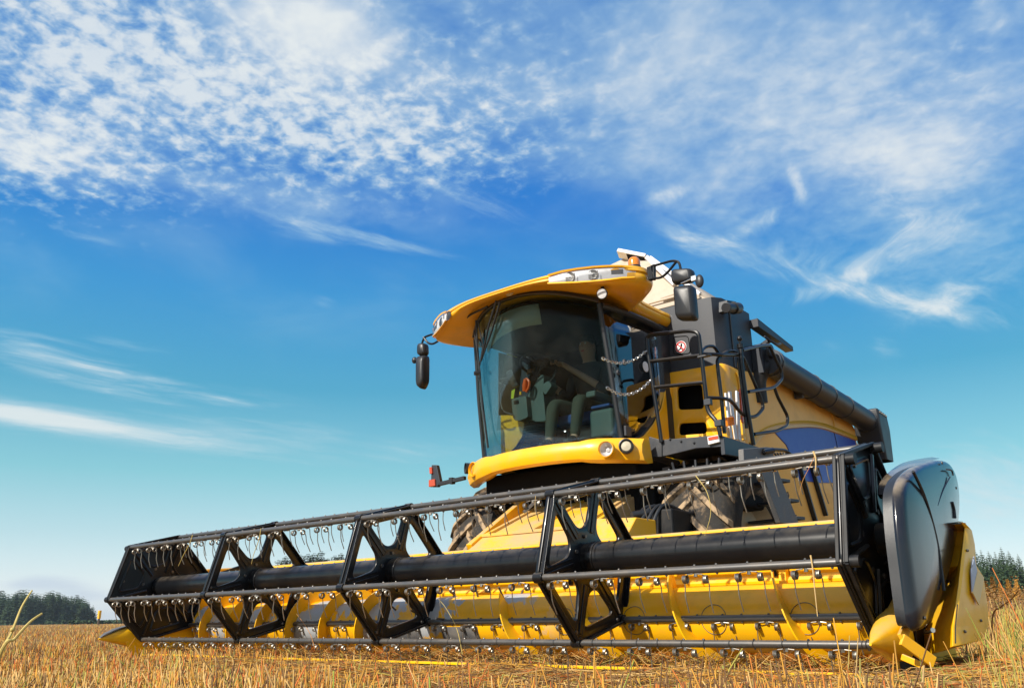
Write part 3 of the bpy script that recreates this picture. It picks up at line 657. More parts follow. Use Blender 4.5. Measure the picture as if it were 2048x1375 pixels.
for s in (-1, 1):
    X0, X1 = XC+s*.865, XC+s*.90; XT = XC+s*.825
    lower = [(1.96, 2.10), (2.12, 2.10), (2.30, 2.17), (2.50, 2.32), (2.68, 2.52), (2.78, 2.70)]
    upper = [(1.76, 3.40), (1.95, 3.42), (2.2, 3.43), (2.45, 3.43), (2.65, 3.42), (2.80, 3.40)]
    rg = []
    for t in np.linspace(0, 1, 6): rg.append([Vector((lerp(lerp(X0, XT, t), X1, i/5), lerp(a[0], c[0], t), lerp(a[1], c[1], t))) for i, (a, c) in enumerate(zip(lower, upper))])
    o = sheet_solid('door_glass' if s > 0 else 'side_glass', rg, .008, 'door_glass' if s > 0 else 'cab_glass', cb)
    # pillars
    b = MB(); b.tube([(XC+s*.868, 1.945, 2.06), (XC+s*.850, 1.835, 2.75), (XC+s*.820, 1.745, 3.42)], .026, 8)
    b.build('front_pillar', 'black_plastic', cb)
    b = MB(); b.loft([[(X1-s*.03, 2.78, z), (X1+s*.012, 2.78, z), (X1+s*.012, 2.96, z), (X1-s*.03, 2.96, z)] for z in (2.05, 2.75, 3.46)])
    b.build('rear_pillar', 'black_plastic', cb, bevel=.012)
    b = MB(); b.poly([(X0, 1.93, 1.98), (X0, 1.95, 2.09), (X0+s*.01, 2.12, 2.09), (X0+s*.015, 2.32, 2.17), (X0+s*.02, 2.52, 2.32), (X0+s*.025, 2.70, 2.52), (X0+s*.03, 2.80, 2.74), (X0+s*.03, 2.80, 1.98)], (s*.02, 0, 0))
    b.build('lower_door_panel', 'yellow_cab', cb, bevel=.008)
    b = MB(); b.tube([(X0+s*.016, y, z) for y, z in lower], .012, 6); b.tube([(lerp(XT, X1, i/5)+s*.006, y, z) for i, (y, z) in enumerate(upper)], .035, 8)
    b.each('door_seal', 'black_plastic', cb)
b = MB(); b.box((XC+.905, 2.0, 2.16), (.03, .10, .10)); b.cyl((XC+.905, 2.0, 2.85), (XC+.935, 2.0, 2.85), .03, n=12); b.cyl((XC+.9, 1.88, 2.72), (XC+.925, 1.88, 2.72), .026, n=12); b.build('door_hinge', 'dark_grey', cb, bevel=.008)
b = MB(); b.cyl(onx(XC+.90, 1291, 733)+Vector((.0, 0, 0)), onx(XC+.90, 1291, 733)+Vector((.004, 0, 0)), .055, n=20); o = b.build('round_sticker', 'white_sticker', cb)
# top frame over the windshield
b = MB(); top = arc(3.595, 1.375, 1.73, .83, 21); b.loft([[p+Vector((0, -.012, -.022)), p+Vector((0, .02, -.022)), p+Vector((0, .03, .025)), p+Vector((0, -.016, .025))] for p in top])
b.build('windshield_header', 'black_plastic', cb, bevel=.006)
b = MB(); b.tube([p+Vector((0, -.022, -.018)) for p in top], .007, 6); b.build('wiper_rail', 'bat_steel', cb)
# interior shell
b = MB(); b.span((XC-.84, 2.86, 2.0), (XC+.84, 2.92, 3.44)); b.build('rear_wall', 'interior_dark', cb)
b = MB(); b.poly([tuple(p+Vector((0, .05, -.03))) for p in arc(3.55, 1.40, 1.76, .79, 11)]+[(XC+.82, 2.9, 3.43), (XC-.82, 2.9, 3.43)], (0, 0, .02)); b.build('headliner', 'interior_dark', cb)
b = MB(); b.poly([tuple(p+Vector((0, .03, 0))) for p in arc(2.02, 1.70, 1.93, .84, 11)]+[(XC+.84, 2.9, 2.02), (XC-.84, 2.9, 2.02)], (0, 0, .03)); b.build('cab_floor', 'interior_dark', cb)
b = MB(); vt, vb = arc(3.52, 1.47, 1.80, .76, 13)[1:9], arc(3.30, 1.52, 1.84, .76, 13)[1:9]; b.loft([vt, vb], False, False, False)
o = b.build('sun_visor', 'interior_pale', cb); q = o.modifiers.new('t', 'SOLIDIFY'); q.thickness = .006
# steering column, console, wheel
def blk(b, pxs, Y, th): return b.poly([ony(Y, *p) for p in pxs], (0, th, 0))
b = MB(); blk(b, rounded([Vector((*p, 0)) for p in ((1024, 795), (1054, 790), (1058, 832), (1050, 843), (1032, 841), (1022, 815))], 6), 1.92, .16) if False else None
P2 = lambda pts, r: [tuple(p)[:2] for p in rounded([Vector((*p, 0)) for p in pts], r, 3)]
blk(b, P2(((1022, 797), (1052, 790), (1056, 834), (1036, 842), (1026, 838)), 5), 1.95, .16); o = b.build('control_console', 'interior_grey', cb, bevel=.012)
b = MB(); blk(b, P2(((1027, 801), (1036, 799), (1037, 806), (1028, 808)), 1), 1.94, .02); b.build('screen', 'interior_dark', o)
b = MB(); blk(b, P2(((1056, 788), (1064, 778), (1070, 765), (1082, 748), (1088, 750), (1086, 780), (1092, 842), (1052, 844)), 5), 2.02, .22)
blk(b, P2(((1080, 772), (1096, 760), (1104, 770), (1090, 790)), 4), 2.0, .12); col = b.build('steering_column', 'interior_grey', cb, bevel=.015)
b = MB()
for i in range(8):
    c_ = ony(2.12, 1071, 846+i*5.2); b.lathe(c_, (0, 0, 1), [(-.011, .105+.004*i), (0, .128+.004*i), (.011, .105+.004*i)], 24)
b.build('bellows', 'black_plastic', col)
wc = ony(2.22, 1077, 731); ax = Vector((0, .42, .9)).normalized(); u_ = Vector((1, 0, 0)); v_ = ax.cross(u_)
b = MB(); b.tube([wc+(u_*math.cos(t)+v_*math.sin(t))*.205 for t in np.linspace(0, 2*math.pi, 37)[:-1]], .015, 10, closed=True)
for t in (.5, 2.64, 4.71): b.bar(wc, wc+(u_*math.cos(t)+v_*math.sin(t))*.2, .03, .012, ax)
b.cyl(wc-ax*.02, wc+ax*.03, .055, n=20); b.cyl(wc-ax*.02, wc-ax*.22, .03, n=12); b.build('steering_wheel', 'black_plastic', cb)
b = MB(); blk(b, P2(((1010, 745), (1022, 738), (1036, 770), (1024, 774)), 3), 1.88, .05); mo = b.build('monitor', 'black_plastic', cb, bevel=.01)
b = MB(); b.tube(spline([ony(1.92, *p) for p in ((1012, 772), (1003, 785), (1002, 805), (1008, 822), (1026, 829))], 6), .010, 8); b.cyl(ony(1.9, 1002, 758), ony(1.9, 1020, 756), .018, n=10); b.cyl(ony(1.9, 1000, 766), ony(1.9, 1012, 772), .014, n=8); b.build('monitor_arm', 'black_plastic', mo)
b = MB(); b.tube([ony(1.93, 1049, 782), ony(1.92, 1050, 770), ony(1.91, 1051, 757)], [.022, .03, .018], 12); b.tube(spline([ony(1.92, *p) for p in ((1052, 757), (1058, 762), (1057, 775), (1052, 783))], 4), .014, 8); b.build('orange_grip', 'orange_plastic', cb)
b = MB(); b.cyl(ony(1.93, 1041, 789), ony(1.93, 1041, 783), .012, n=10); b.build('yellow_knob', 'yellow_paint', cb)
b = MB(); b.tube([ony(2.05, 1095, 772), ony(2.05, 1108, 752), ony(2.06, 1113, 740)], .011, 8); b.tube([ony(2.05, 1075, 752), ony(2.05, 1087, 724)], .008, 8); b.build('column_lever', 'black_plastic', cb)
b = MB(); b.box((-3.72, 1.98, 2.13), (.14, .2, .02), (.5, 0, 0)); b.box((-3.94, 1.96, 2.15), (.12, .18, .02), (.6, 0, 0)); b.bar((-3.94, 2.0, 2.04), (-3.94, 1.98, 2.15), .02, .03); b.build('foot_pedal', 'black_plastic', cb)
# operator seat with armrest
st = MB(); st.box((-3.46, 2.44, 2.44), (.50, .50, .12)); seat = st.build('seat', 'seat_blue', cb, bevel=.04)
st = MB(); st.box((-3.46, 2.74, 2.80), (.48, .12, .66), (-.14, 0, 0)); st.build('backrest', 'interior_dark', seat, bevel=.04)
st = MB(); st.box((-3.46, 2.48, 2.22), (.36, .36, .34)); st.build('seat_base', 'black_plastic', seat, bevel=.03)
st = MB(); st.box((-3.14, 2.3, 2.62), (.12, .5, .07)); st.build('armrest', 'interior_grey', seat, bevel=.02)
st = MB(); st.box((-2.98, 2.35, 2.28), (.28, .75, .30)); st.build('side_console', 'interior_grey', cb, bevel=.04)
st = MB(); st.box((-2.98, 2.1, 2.455), (.22, .25, .03)); st.build('storage_lid', 'seat_blue', cb, bevel=.01)
b = MB(); p = [onx(XC-.872, *q) for q in ((991, 686), (1041, 704), (1042, 716), (990, 697))]; b.poly(p, (.004, 0, 0)); p = [onx(XC-.872, *q) for q in ((1013, 706), (1034, 711), (1034, 720), (1013, 716))]; b.poly(p, (.004, 0, 0)); b.build('window_sticker', 'lime_sticker', cb)
b = MB(); p = [onx(XC-.870, *q) for q in ((997, 705), (1044, 718), (1036, 790), (1030, 830), (996, 830))]; b.poly(p, (.012, 0, 0)); b.build('side_panel_trim', 'interior_grey', cb)
b = MB(); blk(b, ((1023, 781), (1030, 777), (1027, 796), (1022, 797)), 2.15, .005); b.build('window_sticker', 'lime_sticker', cb)
# wipers: one parked on the far side, one pantograph
def wipe(pts, r, Yo=-.03):
    return [ony(y+Yo, px, py) for px, py, y in pts]
b = MB(); b.tube(wipe(((993, 602, 1.30), (978, 650, 1.42), (962, 720, 1.55)), 0), [.016, .012, .008], 8); b.tube(wipe(((1001, 602, 1.30), (984, 660, 1.44), (962, 722, 1.56)), 0), [.014, .011, .008], 8)
b.tube(wipe(((952, 640, 1.52), (955, 700, 1.58), (962, 780, 1.64), (976, 895, 1.74)), 0), .011, 6); b.tube(wipe(((955, 640, 1.51), (966, 690, 1.56), (957, 745, 1.6)), 0), .007, 6); b.tube(wipe(((948, 660, 1.55), (960, 740, 1.58), (966, 820, 1.66)), 0), .006, 6)
b.cyl(ony(1.50, 948, 746), ony(1.54, 958, 746), .022, n=10); b.build('wiper', 'black_plastic', cb)
b = MB(); b.tube(spline(wipe(((930, 650, 1.62), (933, 636, 1.5), (947, 626, 1.42), (975, 613, 1.34)), 0), 6), .012, 8); b.build('wiper_hose', 'black_plastic', cb)
# ---- roof
def roof_ring(pts, half=None):
    L = [Vector((XC+px, y, z)) for px, y, z in pts]; Rm = [Vector((XC-px, y, z)) for px, y, z in reversed(pts[1:-1])]
    return spline(L+Rm, 4, True)
plan = [(0, 1.17), (.45, 1.195), (.80, 1.30), (1.02, 1.41), (1.24, 1.53), (1.36, 1.69), (1.34, 1.92), (1.16, 2.12), (.96, 2.26), (.92, 2.45), (.93, 2.75), (.92, 3.05), (.55, 3.10), (0, 3.10)]
zl = [3.560, 3.555, 3.522, 3.49, 3.47, 3.475, 3.50, 3.51, 3.51, 3.50, 3.49, 3.48, 3.48, 3.48]
zh = [3.616, 3.622, 3.64, 3.65, 3.645, 3.645, 3.65, 3.64, 3.63, 3.62, 3.61, 3.60, 3.60, 3.60]
zi = [3.608, 3.60, 3.555, 3.49, 3.46, 3.44, 3.44, 3.44, 3.44, 3.44, 3.44, 3.44, 3.44, 3.44]
def ins(k, dz=None, zz=None, cy=2.2):
    r = []
    for (px, y), z in zip(plan, zz): r.append((px*k, cy+(y-cy)*k, z+(dz or 0)))
    return roof_ring(r)
zm = [(a+c)/2 for a, c in zip(zl, zh)]
zb = [3.555]*len(zl)
rf = [ins(.62, 0, [3.53]*14), ins(.84, 0, zi), ins(.945, 0, [a*.3+c*.7 for a, c in zip(zi, zl)]), ins(.985, 0, [z+.012 for z in zl]), ins(1.0, 0, [a*.7+c*.3 for a, c in zip(zl, zh)]), ins(1.0, 0, [a*.45+c*.55 for a, c in zip(zl, zh)]), ins(.992, 0, [a*.38+c*.62 for a, c in zip(zl, zh)]), ins(.992, 0, [a*.33+c*.67 for a, c in zip(zl, zh)]), ins(1.003, 0, [a*.28+c*.72 for a, c in zip(zl, zh)]), ins(.995, 0, zh), ins(.970, .014, zh), ins(.88, .026, zh), ins(.70, .04, zh), ins(.40, .05, zh), ins(.05, .055, zh)]
b = MB(); b.loft(rf); roof = b.build('cab_roof', 'yellow_cab', cb, sharp=50)
# roof work lights: moulded pod, clear lens, reflectors
for s in (-1, 1):
    fr = [(.60, 1.228), (.74, 1.270), (.88, 1.335), (1.02, 1.405), (1.14, 1.47), (1.25, 1.535), (1.325, 1.64)] if s > 0 else [(.84, 1.315), (.93, 1.36), (1.02, 1.405), (1.10, 1.45), (1.19, 1.50), (1.27, 1.55), (1.335, 1.66)]
    lo_, hi_ = [], []
    for i, (px, y) in enumerate(fr):
        e = math.sin(math.pi*(i+.6)/(len(fr)+.2))**.5
        zc_ = lerp(3.575, 3.565, i/6); h_ = (.066 if s > 0 else .078)*e
        lo_.append(Vector((XC+s*px, y-.022, zc_-h_))); hi_.append(Vector((XC+s*px, y-.012, zc_+h_)))
    mid_ = [p*.5+q*.5+Vector((0, -.022, 0)) for p, q in zip(lo_, hi_)]
    b = MB(); b.loft([[p+Vector((0, .01, -.02)) for p in lo_], [p+Vector((0, -.012, -.016)) for p in lo_], [p+Vector((0, -.006, 0)) for p in lo_]], False, False, False); b.loft([[p+Vector((0, -.006, 0)) for p in hi_], [p+Vector((0, -.012, .016)) for p in hi_], [p+Vector((0, .012, .022)) for p in hi_]], False, False, False)
    b.build('lamp_surround', 'yellow_cab', roof)
    b = MB(); b.loft([lo_, mid_, hi_], False, False, False); ln = b.build('roof_lamp_lens', 'lamp_glass', roof)
    b = MB()
    b.loft([[p+Vector((0, .016, .004)) for p in lo_], [p*.5+q*.5+Vector((0, .008, 0)) for p, q in zip(lo_, hi_)], [p+Vector((0, .010, -.004)) for p in hi_]], False, False, False)
    b.build('reflector', 'white_metal', ln)
    b = MB()
    for px, y, z in ((.80, 1.30, 3.575), (1.0, 1.395, 3.575)):
        c_ = Vector((XC+s*px, y-.012, z-.01)); n_ = Vector((s*.35, -1, 0)).normalized()
        b.lathe(c_, n_, [(0, .052), (-.004, .045), (-.003, .012), (.0, .001)], 20)
        for dz_ in (-.03, -.015, 0): b.box(c_+Vector((0, -.008, dz_)), (.075, .004, .004), (0, 0, s*.34))
        b.box(c_+Vector((s*.06, -.008, 0)), (.008, .006, .05))
    b.box(Vector((XC+s*1.2, 1.50, 3.575)), (.11, .01, .045), (0, 0, s*.5))
    b.each('lamp_bezel', 'bat_steel', ln)
# two hanging work lights under the brow and a small one above the wiper
def worklamp(c, d, r=.052):
    c, d = Vector(c), Vector(d).normalized(); b = MB(); b.lathe(c, d, [(-.07, .012), (-.06, r*.72), (-.02, r), (.0, r), (.004, r*.9)], 20); b.bar(c+Vector((0, .01, r*.6)), c+Vector((0, .02, r+.06)), .03, .015)
    o = b.build('work_lamp', 'black_plastic', cb); b = MB(); b.lathe(c, d, [(.006, r*.9), (.010, r*.6), (.012, .001)], 20); b.build('lens', 'white_metal', o); return o
worklamp(ony(1.50, 1204, 587), (.25, -1, -.25)); worklamp(ony(1.70, 901, 674), (-.3, -1, -.35))
b = MB(); c_ = ony(1.27, 1019, 586); b.sphere(c_, .05, 14, 8, (1.0, .5, .6)); b.build('cab_camera', 'rim_cream', cb)
# beacon
b = MB(); c_ = Vector((XC+1.0, 2.05, 3.70)); pc = ony(2.05, 1268, 524); c_ = pc-Vector((0, 0, .03))
b.lathe(c_, (0, 0, 1), [(-.02, .062), (.03, .062), (.055, .056), (.075, .04), (.085, .015), (.087, .001)], 20); bc = b.build('beacon', 'amber_lens', cb)
b = MB(); b.cyl(c_-Vector((0, 0, .07)), c_-Vector((0, 0, .02)), .066, n=20); b.build('beacon_base', 'black_plastic', bc)
# ---- mirrors
def mirror(Yp, arm, head, main, small):
    root = MB()
    for a_ in arm: root.tube(rounded([ony(Yp, *p) for p in a_], .05, 5, False), .0125, 8)
    mr = root.build('mirror_arm', 'black_paint', cb)
    for pts, th in ((head, .10), (main, .13)):
        b = MB(); q = [Vector(ony(Yp, *p)) for p in pts]; q = rounded(q, .045, 4); cen_ = sum(q, Vector())/len(q)
        b.loft([[cen_+(p-cen_)*k+Vector((0, dy_, 0)) for p in q] for k, dy_ in ((.70, -th*.55), (.90, -th*.42), (1.0, -th*.12), (1.0, th*.3), (.94, th*.36))]); o = b.build('mirror_housing', 'black_plastic', mr, sharp=60)
        b = MB(); b.poly([cen_+(p-cen_)*.9+Vector((0, th*.361, 0)) for p in q], (0, .004, 0)); b.build('mirror_glass', 'mirror_glass', o)
    return mr
mr = mirror(1.75, [((1302, 533), (1345, 521), (1358, 523), (1362, 540)), ((1305, 556), (1322, 556), (1336, 544), (1352, 524))], ((1344, 540), (1386, 537), (1388, 563), (1346, 570)), ((1350, 573), (1388, 570), (1394, 640), (1355, 640)), None)
b = MB(); b.tube([ony(1.70, 1362, 567), ony(1.68, 1380, 559), ony(1.68, 1392, 556)], .008, 6); b.box(ony(1.68, 1388, 557), (.05, .03, .05)); b.build('mirror_bracket', 'bright_steel', mr, bevel=.004)
b = MB(); c_ = ony(1.68, 1399, 562); b.sphere(c_, .075, 16, 8, (.55, .35, .85)); b.build('convex_mirror', 'black_plastic', mr)
b = MB(); b.bar(ony(1.76, 1300, 534), ony(1.76, 1303, 560), .05, .05); b.cyl(ony(1.76, 1308, 529), ony(1.76, 1308, 560), .02, n=10); b.build('mirror_mount', 'black_paint', mr, bevel=.006)
ml = mirror(1.75, [((868, 667), (848, 674), (843, 690)), ((876, 682), (866, 688), (856, 686), (847, 674))], ((839, 687), (853, 686), (854, 710), (838, 712)), ((838, 712), (854, 709), (853, 765), (846, 779), (838, 774)), None)
b = MB(); b.sphere(ony(1.75, 829, 720), .05, 12, 8, (.7, .6, .8)); b.cyl(ony(1.75, 829, 720), ony(1.75, 840, 716), .02, n=8); b.build('mirror_bracket', 'black_plastic', ml)
# ---- front bumper with lamp pods
bp = []
prof_b = [(.03, 2.085), (-.035, 2.075), (-.065, 2.03), (-.07, 1.965), (-.045, 1.905), (.0, 1.885), (.06, 1.90)]
def bump_line(n=25):
    L = []
    for t in np.linspace(-1, 1, n): L.append(Vector((XC+1.10*t, 1.66+.36*abs(t)**2.6, 0)))
    return L
rings = []
for i, p in enumerate(bump_line()):
    t = abs(-1+2*i/24); k = 1+.0*t
    sag = -.035*(t**2)
    rings.append([p+Vector((0, y*(1+.45*min(1, max(0, (t-.50)/.12))), (z-1.985)*(1+.22*min(1, max(0, (t-.50)/.12)))+1.985+sag)) for y, z in prof_b])
b = MB(); b.loft(rings); bu = b.build('front_bumper', 'yellow_cab', cb, sharp=60, bevel=.004)
def headlamp(c, n_, r, flat=1.):
    c, n_ = Vector(c), Vector(n_).normalized(); b = MB(); b.lathe(c, n_, [(-.05, r*1.18), (.002, r*1.18), (.006, r*1.08), (-.02, r*.98)], 28); o = b.build('headlight', 'yellow_cab', cb)
    b = MB(); b.lathe(c, n_, [(-.022, r*1.0), (-.010, r*.8), (-.004, r*.4), (-.002, .001)], 28); l = b.build('lens', 'lamp_glass', o)
    b = MB(); b.lathe(c, n_, [(-.026, r), (-.06, r*.7), (-.075, r*.3), (-.06, .02), (-.05, .001)], 24); b.build('reflector', 'white_metal', o); return o
headlamp(ony(1.655, 1211, 897), (.22, -1, .0), .066); headlamp(ony(1.755, 945, 938), (-.25, -1, 0), .068)
c_ = ony(1.80, 1252, 891); b = MB(); b.lathe(c_, (.55, -1, 0), [(-.05, .07), (.004, .07), (.008, .060), (-.03, .055)], 24); o = b.build('turn_light', 'black_plastic', cb); b = MB(); b.lathe(c_, (.55, -1, 0), [(-.028, .055), (-.008, .045), (.0, .001)], 24); b.build('lens', 'rim_cream', o)
c_ = ony(1.90, 931, 936); b = MB(); b.lathe(c_, (-.7, -1, 0), [(-.05, .06), (.004, .06), (-.03, .05), (-.02, .001)], 24); b.build('turn_light', 'black_plastic', cb)
# ---- width marker arm at the far side
b = MB(); b.bar(ony(1.95, 930, 955), ony(1.95, 880, 967), .045, .04); b.box(ony(1.95, 904, 961), (.05, .06, .07)); wm = b.build('marker_arm', 'black_plastic', cb, bevel=.004)
b = MB(); b.poly([ony(1.95, *p) for p in ((863, 929), (873, 929), (880, 964), (874, 973), (861, 973))], (0, .05, 0)); b.build('marker_board', 'dark_grey', wm, bevel=.006)
b = MB(); b.poly([ony(1.93, *p) for p in ((857, 959), (869, 957), (870, 971), (857, 973))], (0, .05, 0)); b.build('marker_light', 'red_lens', wm, bevel=.006)
b = MB(); b.poly([ony(1.93, *p) for p in ((858, 934), (863, 933), (864, 946), (859, 947))], (0, .03, 0)); b.build('reflector', 'red_lens', wm, bevel=.003)
# ---- platform beside the cab
YP = 2.15
b = MB(); pl = [ony(YP, *p) for p in ((1297, 872), (1322, 879), (1438, 869), (1444, 880), (1442, 893), (1392, 896), (1352, 906), (1322, 913), (1302, 914))]
b.poly(pl, (0, .05, 0)); pf = b.build('platform', 'dark_grey', cb, bevel=.006)
xr_ = ony(YP, 1444, 876).x; zt_ = ony(YP, 1444, 876).z
b = MB(); b.span((-2.55, YP+.05, zt_-.03), (xr_, 3.2, zt_)); b.build('deck', 'dark_grey', pf, bevel=.004)
b = MB(); b.poly([(xr_+.02, YP-.005, zt_+.02), (xr_+.02, 3.05, zt_+.02), (xr_+.02, 3.05, zt_-.10), (xr_+.02, YP-.005, zt_-.15)], (-.04, 0, 0)); b.build('side_plate', 'dark_grey', pf, bevel=.005)
b = MB(); b.poly([ony(YP-.01, *p) for p in ((1322.2, 879), (1324, 879), (1324, 912), (1322.2, 912))], (0, .01, 0)); b.build('panel_seam', 'black_plastic', pf)
b = MB()
for px, py in ((1388, 885), (1340, 878), (1362, 882)): b.sphere(ony(YP-.004, px, py), .012, 8, 5)
b.each('bolt', 'black_plastic', pf)
b = MB(); b.poly([ony(YP-.03, *p) for p in ((1414, 873), (1436, 869), (1439, 883), (1416, 889))], (0, .05, 0)); ml_ = b.build('marker_light', 'white_sticker', cb, bevel=.006)
b = MB(); b.poly([ony(YP-.036, *p) for p in ((1416, 874), (1435, 870.5), (1436.5, 876.5), (1417, 880.5))], (0, .01, 0)); b.build('amber_lens', 'red_lens', ml_)
# ladder stringer and folded ladder
XS_ = -1.52
b = MB(); b.poly([onx(XS_, *p) for p in ((1487, 897), (1535, 893), (1545, 895), (1552, 930), (1600, 1050), (1562, 1045), (1524, 946), (1502, 922), (1488, 921))], (-.05, 0, 0)); b.build('ladder_stringer', 'dusty_metal', cb, bevel=.006)
b = MB()
for i, (px, py) in enumerate(((1572, 960), (1590, 1000), (1602, 1035))): b.bar(onx(XS_-.05, px, py), onx(XS_-.05, px, py)+Vector((-.55, .12, 0)), .14, .03)
b.each('ladder_step', 'dark_grey', cb, bevel=.004)
b = MB(); b.tube(rounded([onx(XS_+.02, *p) for p in ((1527, 903), (1545, 898), (1572, 900), (1586, 912), (1590, 925))], .1, 5, False), .016, 8); b.cyl(onx(XS_+.01, 1527, 903), onx(XS_+.03, 1545, 900), .028, n=10); b.build('ladder_handle', 'black_paint', cb)
b = MB()
for i in range(5): b.tube(spline([onx(XS_-.1, 1548+6*i, 905), onx(XS_-.1, 1560+5*i, 918), onx(XS_-.15, 1578+4*i, 925), onx(XS_-.15, 1590, 935+2*i)], 5), .010, 6)
b.build('cable_bundle', 'black_plastic', cb)
# ---- handrails (round tube)
XG = -1.83
A = [ony(YP-.02, *p) for p in ((1323, 884), (1306.5, 774), (1295.3, 699), (1293, 672), (1310.6, 668), (1377.8, 661), (1397, 664), (1402.2, 707), (1412.4, 795), (1415, 822), (1436, 845), (1441, 872))]
b = MB(); b.tube(rounded(A, .10, 6, False), .0195, 10); b.tube([ony(YP-.02, 1299.4, 722.5), ony(YP-.02, 1402.5, 710.3)], .0175, 10); b.tube([ony(YP-.02, 1306.5, 774.4), ony(YP-.02, 1407.6, 764.3)], .0175, 10)
rail = b.build('handrail', 'black_paint', cb)
b = MB(); b.box(ony(YP-.02, 1409, 712), (.13, .05, .02)); b.box(ony(YP-.02, 1416, 804), (.07, .05, .06)); b.box(ony(YP-.02, 1438, 846), (.07, .06, .06)); b.each('rail_bracket', 'dark_grey', rail, bevel=.006)
q = lambda X, L: [onx(X, *p) for p in L]
b = MB(); b.tube(rounded([A[7]]+q(XG, ((1440.9, 709), (1475.6, 709), (1486, 712), (1522.4, 797), (1527, 815), (1512, 834), (1486, 832), (1461, 799), (1443, 795.8)))+[A[8]], .16, 6, False), .0175, 10); b.build('gate_loop', 'black_paint', cb)
b = MB(); b.tube(rounded([A[7]]+q(XG-.12, ((1405, 697), (1414, 692), (1428, 692), (1437, 706), (1440, 712))), .09, 5, False), .0165, 10); b.tube(rounded(q(XG-.03, ((1449, 866), (1443, 795), (1435.8, 738), (1434, 718), (1447, 707), (1457, 701), (1471.5, 703), (1481, 712))), .14, 6, False), .0175, 10); b.build('gate_post', 'black_paint', cb)
b = MB(); b.tube(q(XG+.03, ((1480.6, 690), (1483.7, 732), (1495.9, 823), (1507, 890))), .021, 10); b.tube(q(XG+.0, ((1476.5, 716), (1484, 775), (1493, 856))), .016, 10); b.sphere(onx(XG+.03, 1479.3, 677), .028, 12, 8); b.cyl(onx(XG+.03, 1479.3, 680), onx(XG+.03, 1480.8, 692), .010, n=8); b.cyl(onx(XG+.03, 1480, 688), onx(XG+.03, 1481, 696), .034, n=12); b.build('ladder_post', 'black_paint', cb)
b = MB(); b.tube(rounded(q(XG+.04, ((1485, 700), (1522.4, 691), (1539, 690), (1546, 706), (1563, 742), (1564, 757), (1549, 775), (1497, 783))), .14, 6, False), .0175, 10); b.tube(rounded(q(XG+.04, ((1549, 775), (1555, 793), (1576, 833), (1574, 850), (1556, 861), (1508, 868))), .14, 6, False), .0175, 10); b.build('ladder_rail', 'black_paint', cb)
# safety chains
def chain(p0, p1, sag, n):
    p0, p1 = Vector(p0), Vector(p1); b = MB(); L = (p1-p0).length
    pts = [p0.lerp(p1, i/n)-Vector((0, 0, sag*4*(i/n)*(1-i/n))) for i in range(n+1)]
    for i in range(n):
        a, c = pts[i], pts[i+1]; d = (c-a).normalized(); mid = (a+c)/2; s = d.cross(Vector((0, 0, 1))).normalized(); up = s.cross(d); w = s if i % 2 else up
        h = (c-a).length*.66; big = 1.5 if i in (0, n-1) else 1.
        b.tube([mid+d*math.cos(t)*h*(1.25 if big > 1 else 1)+w*math.sin(t)*.0125 for t in np.linspace(0, 2*math.pi, 11)[:-1]], .0042*big, 6, closed=True)
    return b.build('safety_chain', 'bright_steel', cb)
chain(onx(XC+.90, 1205, 716), ony(YP-.02, 1294, 700), .085, 22); chain(onx(XC+.90, 1214, 775), ony(YP-.02, 1301, 760), .10, 22)
# ---- yellow bodywork behind the platform, with two openings
YF = 2.92
x0, x1 = -2.95, -2.12
zb_, zt2 = 1.95, 2.93
def fp(px, py): p = ony(YF, px, py); return (p.x, p.z)
hole1 = [fp(*p) for p in ((1353.5, 773), (1403, 767), (1408, 817), (1356, 819))]; hole2 = [fp(*p) for p in ((1358, 846), (1412, 843), (1414, 866), (1357, 870))]
R2 = lambda L, r: [tuple(p)[:2] for p in rounded([Vector((*p, 0)) for p in L], r, 4)]
outl = [(x0, zb_), (x1, zb_), (x1, zt2-.01), (x0, zt2+.02)]
plate('front_panel', [outl, R2(hole1, .045), R2(hole2, .045)], .03, lambda v: (v.x, YF+.015-v.z, v.y), 'yellow_cab', cb, .006)
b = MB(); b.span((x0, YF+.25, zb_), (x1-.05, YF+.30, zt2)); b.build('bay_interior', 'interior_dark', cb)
b = MB()
for pxs in (((1336, 770), (1334, 865)), ):
    p0, p1 = ony(YF, *pxs[0]), ony(YF, *pxs[1]); b.tube([p0, p1], .05, 12)
b.cyl(ony(YF-.03, 1334, 858), ony(YF-.06, 1334, 858), .02, n=8); b.build('panel_rib', 'yellow_cab', cb)
b = MB(); b.tube(rounded([ony(2.5, 1368, 822), ony(2.5, 1408, 843), ony(2.4, 1436, 852)], .1, 4, False), .010, 8) if False else None
# corner with vertical rounding, then the side hood
b = MB(); ring = lambda z: [(x1-.06, YF, z), (x1+.0, YF+.004, z), (x1+.03, YF+.02, z), (x1+.045, YF+.06, z), (x1+.05, YF+.12, z), (x1+.05, YF+.34, z), (x1-.06, YF+.34, z)]
b.loft([ring(zb_), ring(2.5), ring(zt2-.02), [(p[0]-.012, p[1]+.01, zt2) for p in ring(0)]]); b.build('corner_panel', 'yellow_cab', cb, sharp=40)
XH = -2.065
hood = [(1480, 741), (1494, 740), (1520, 745), (1551, 753), (1578, 763), (1601, 774), (1625, 786), (1645, 798), (1667, 810), (1685, 821), (1700, 838), (1711, 859), (1713, 876), (1716, 895), (1722, 940), (1728, 1010)]
up = [onx(XH, *p) for p in hood]; y0_ = YF+.345
up[0] = Vector((XH, y0_, up[0].z-.005))
low_ = [onx(XH, *p) for p in ((1655, 1040), (1625, 1050), (1600, 975), (1575, 920), (1540, 900), (1510, 885))]
side = up+[Vector((XH, up[-1].y, 1.05)), Vector((XH, 4.6, 1.05)), Vector((XH, 4.05, 1.6)), Vector((XH, y0_, 1.93))]
cen = sum(side, Vector())/len(side)
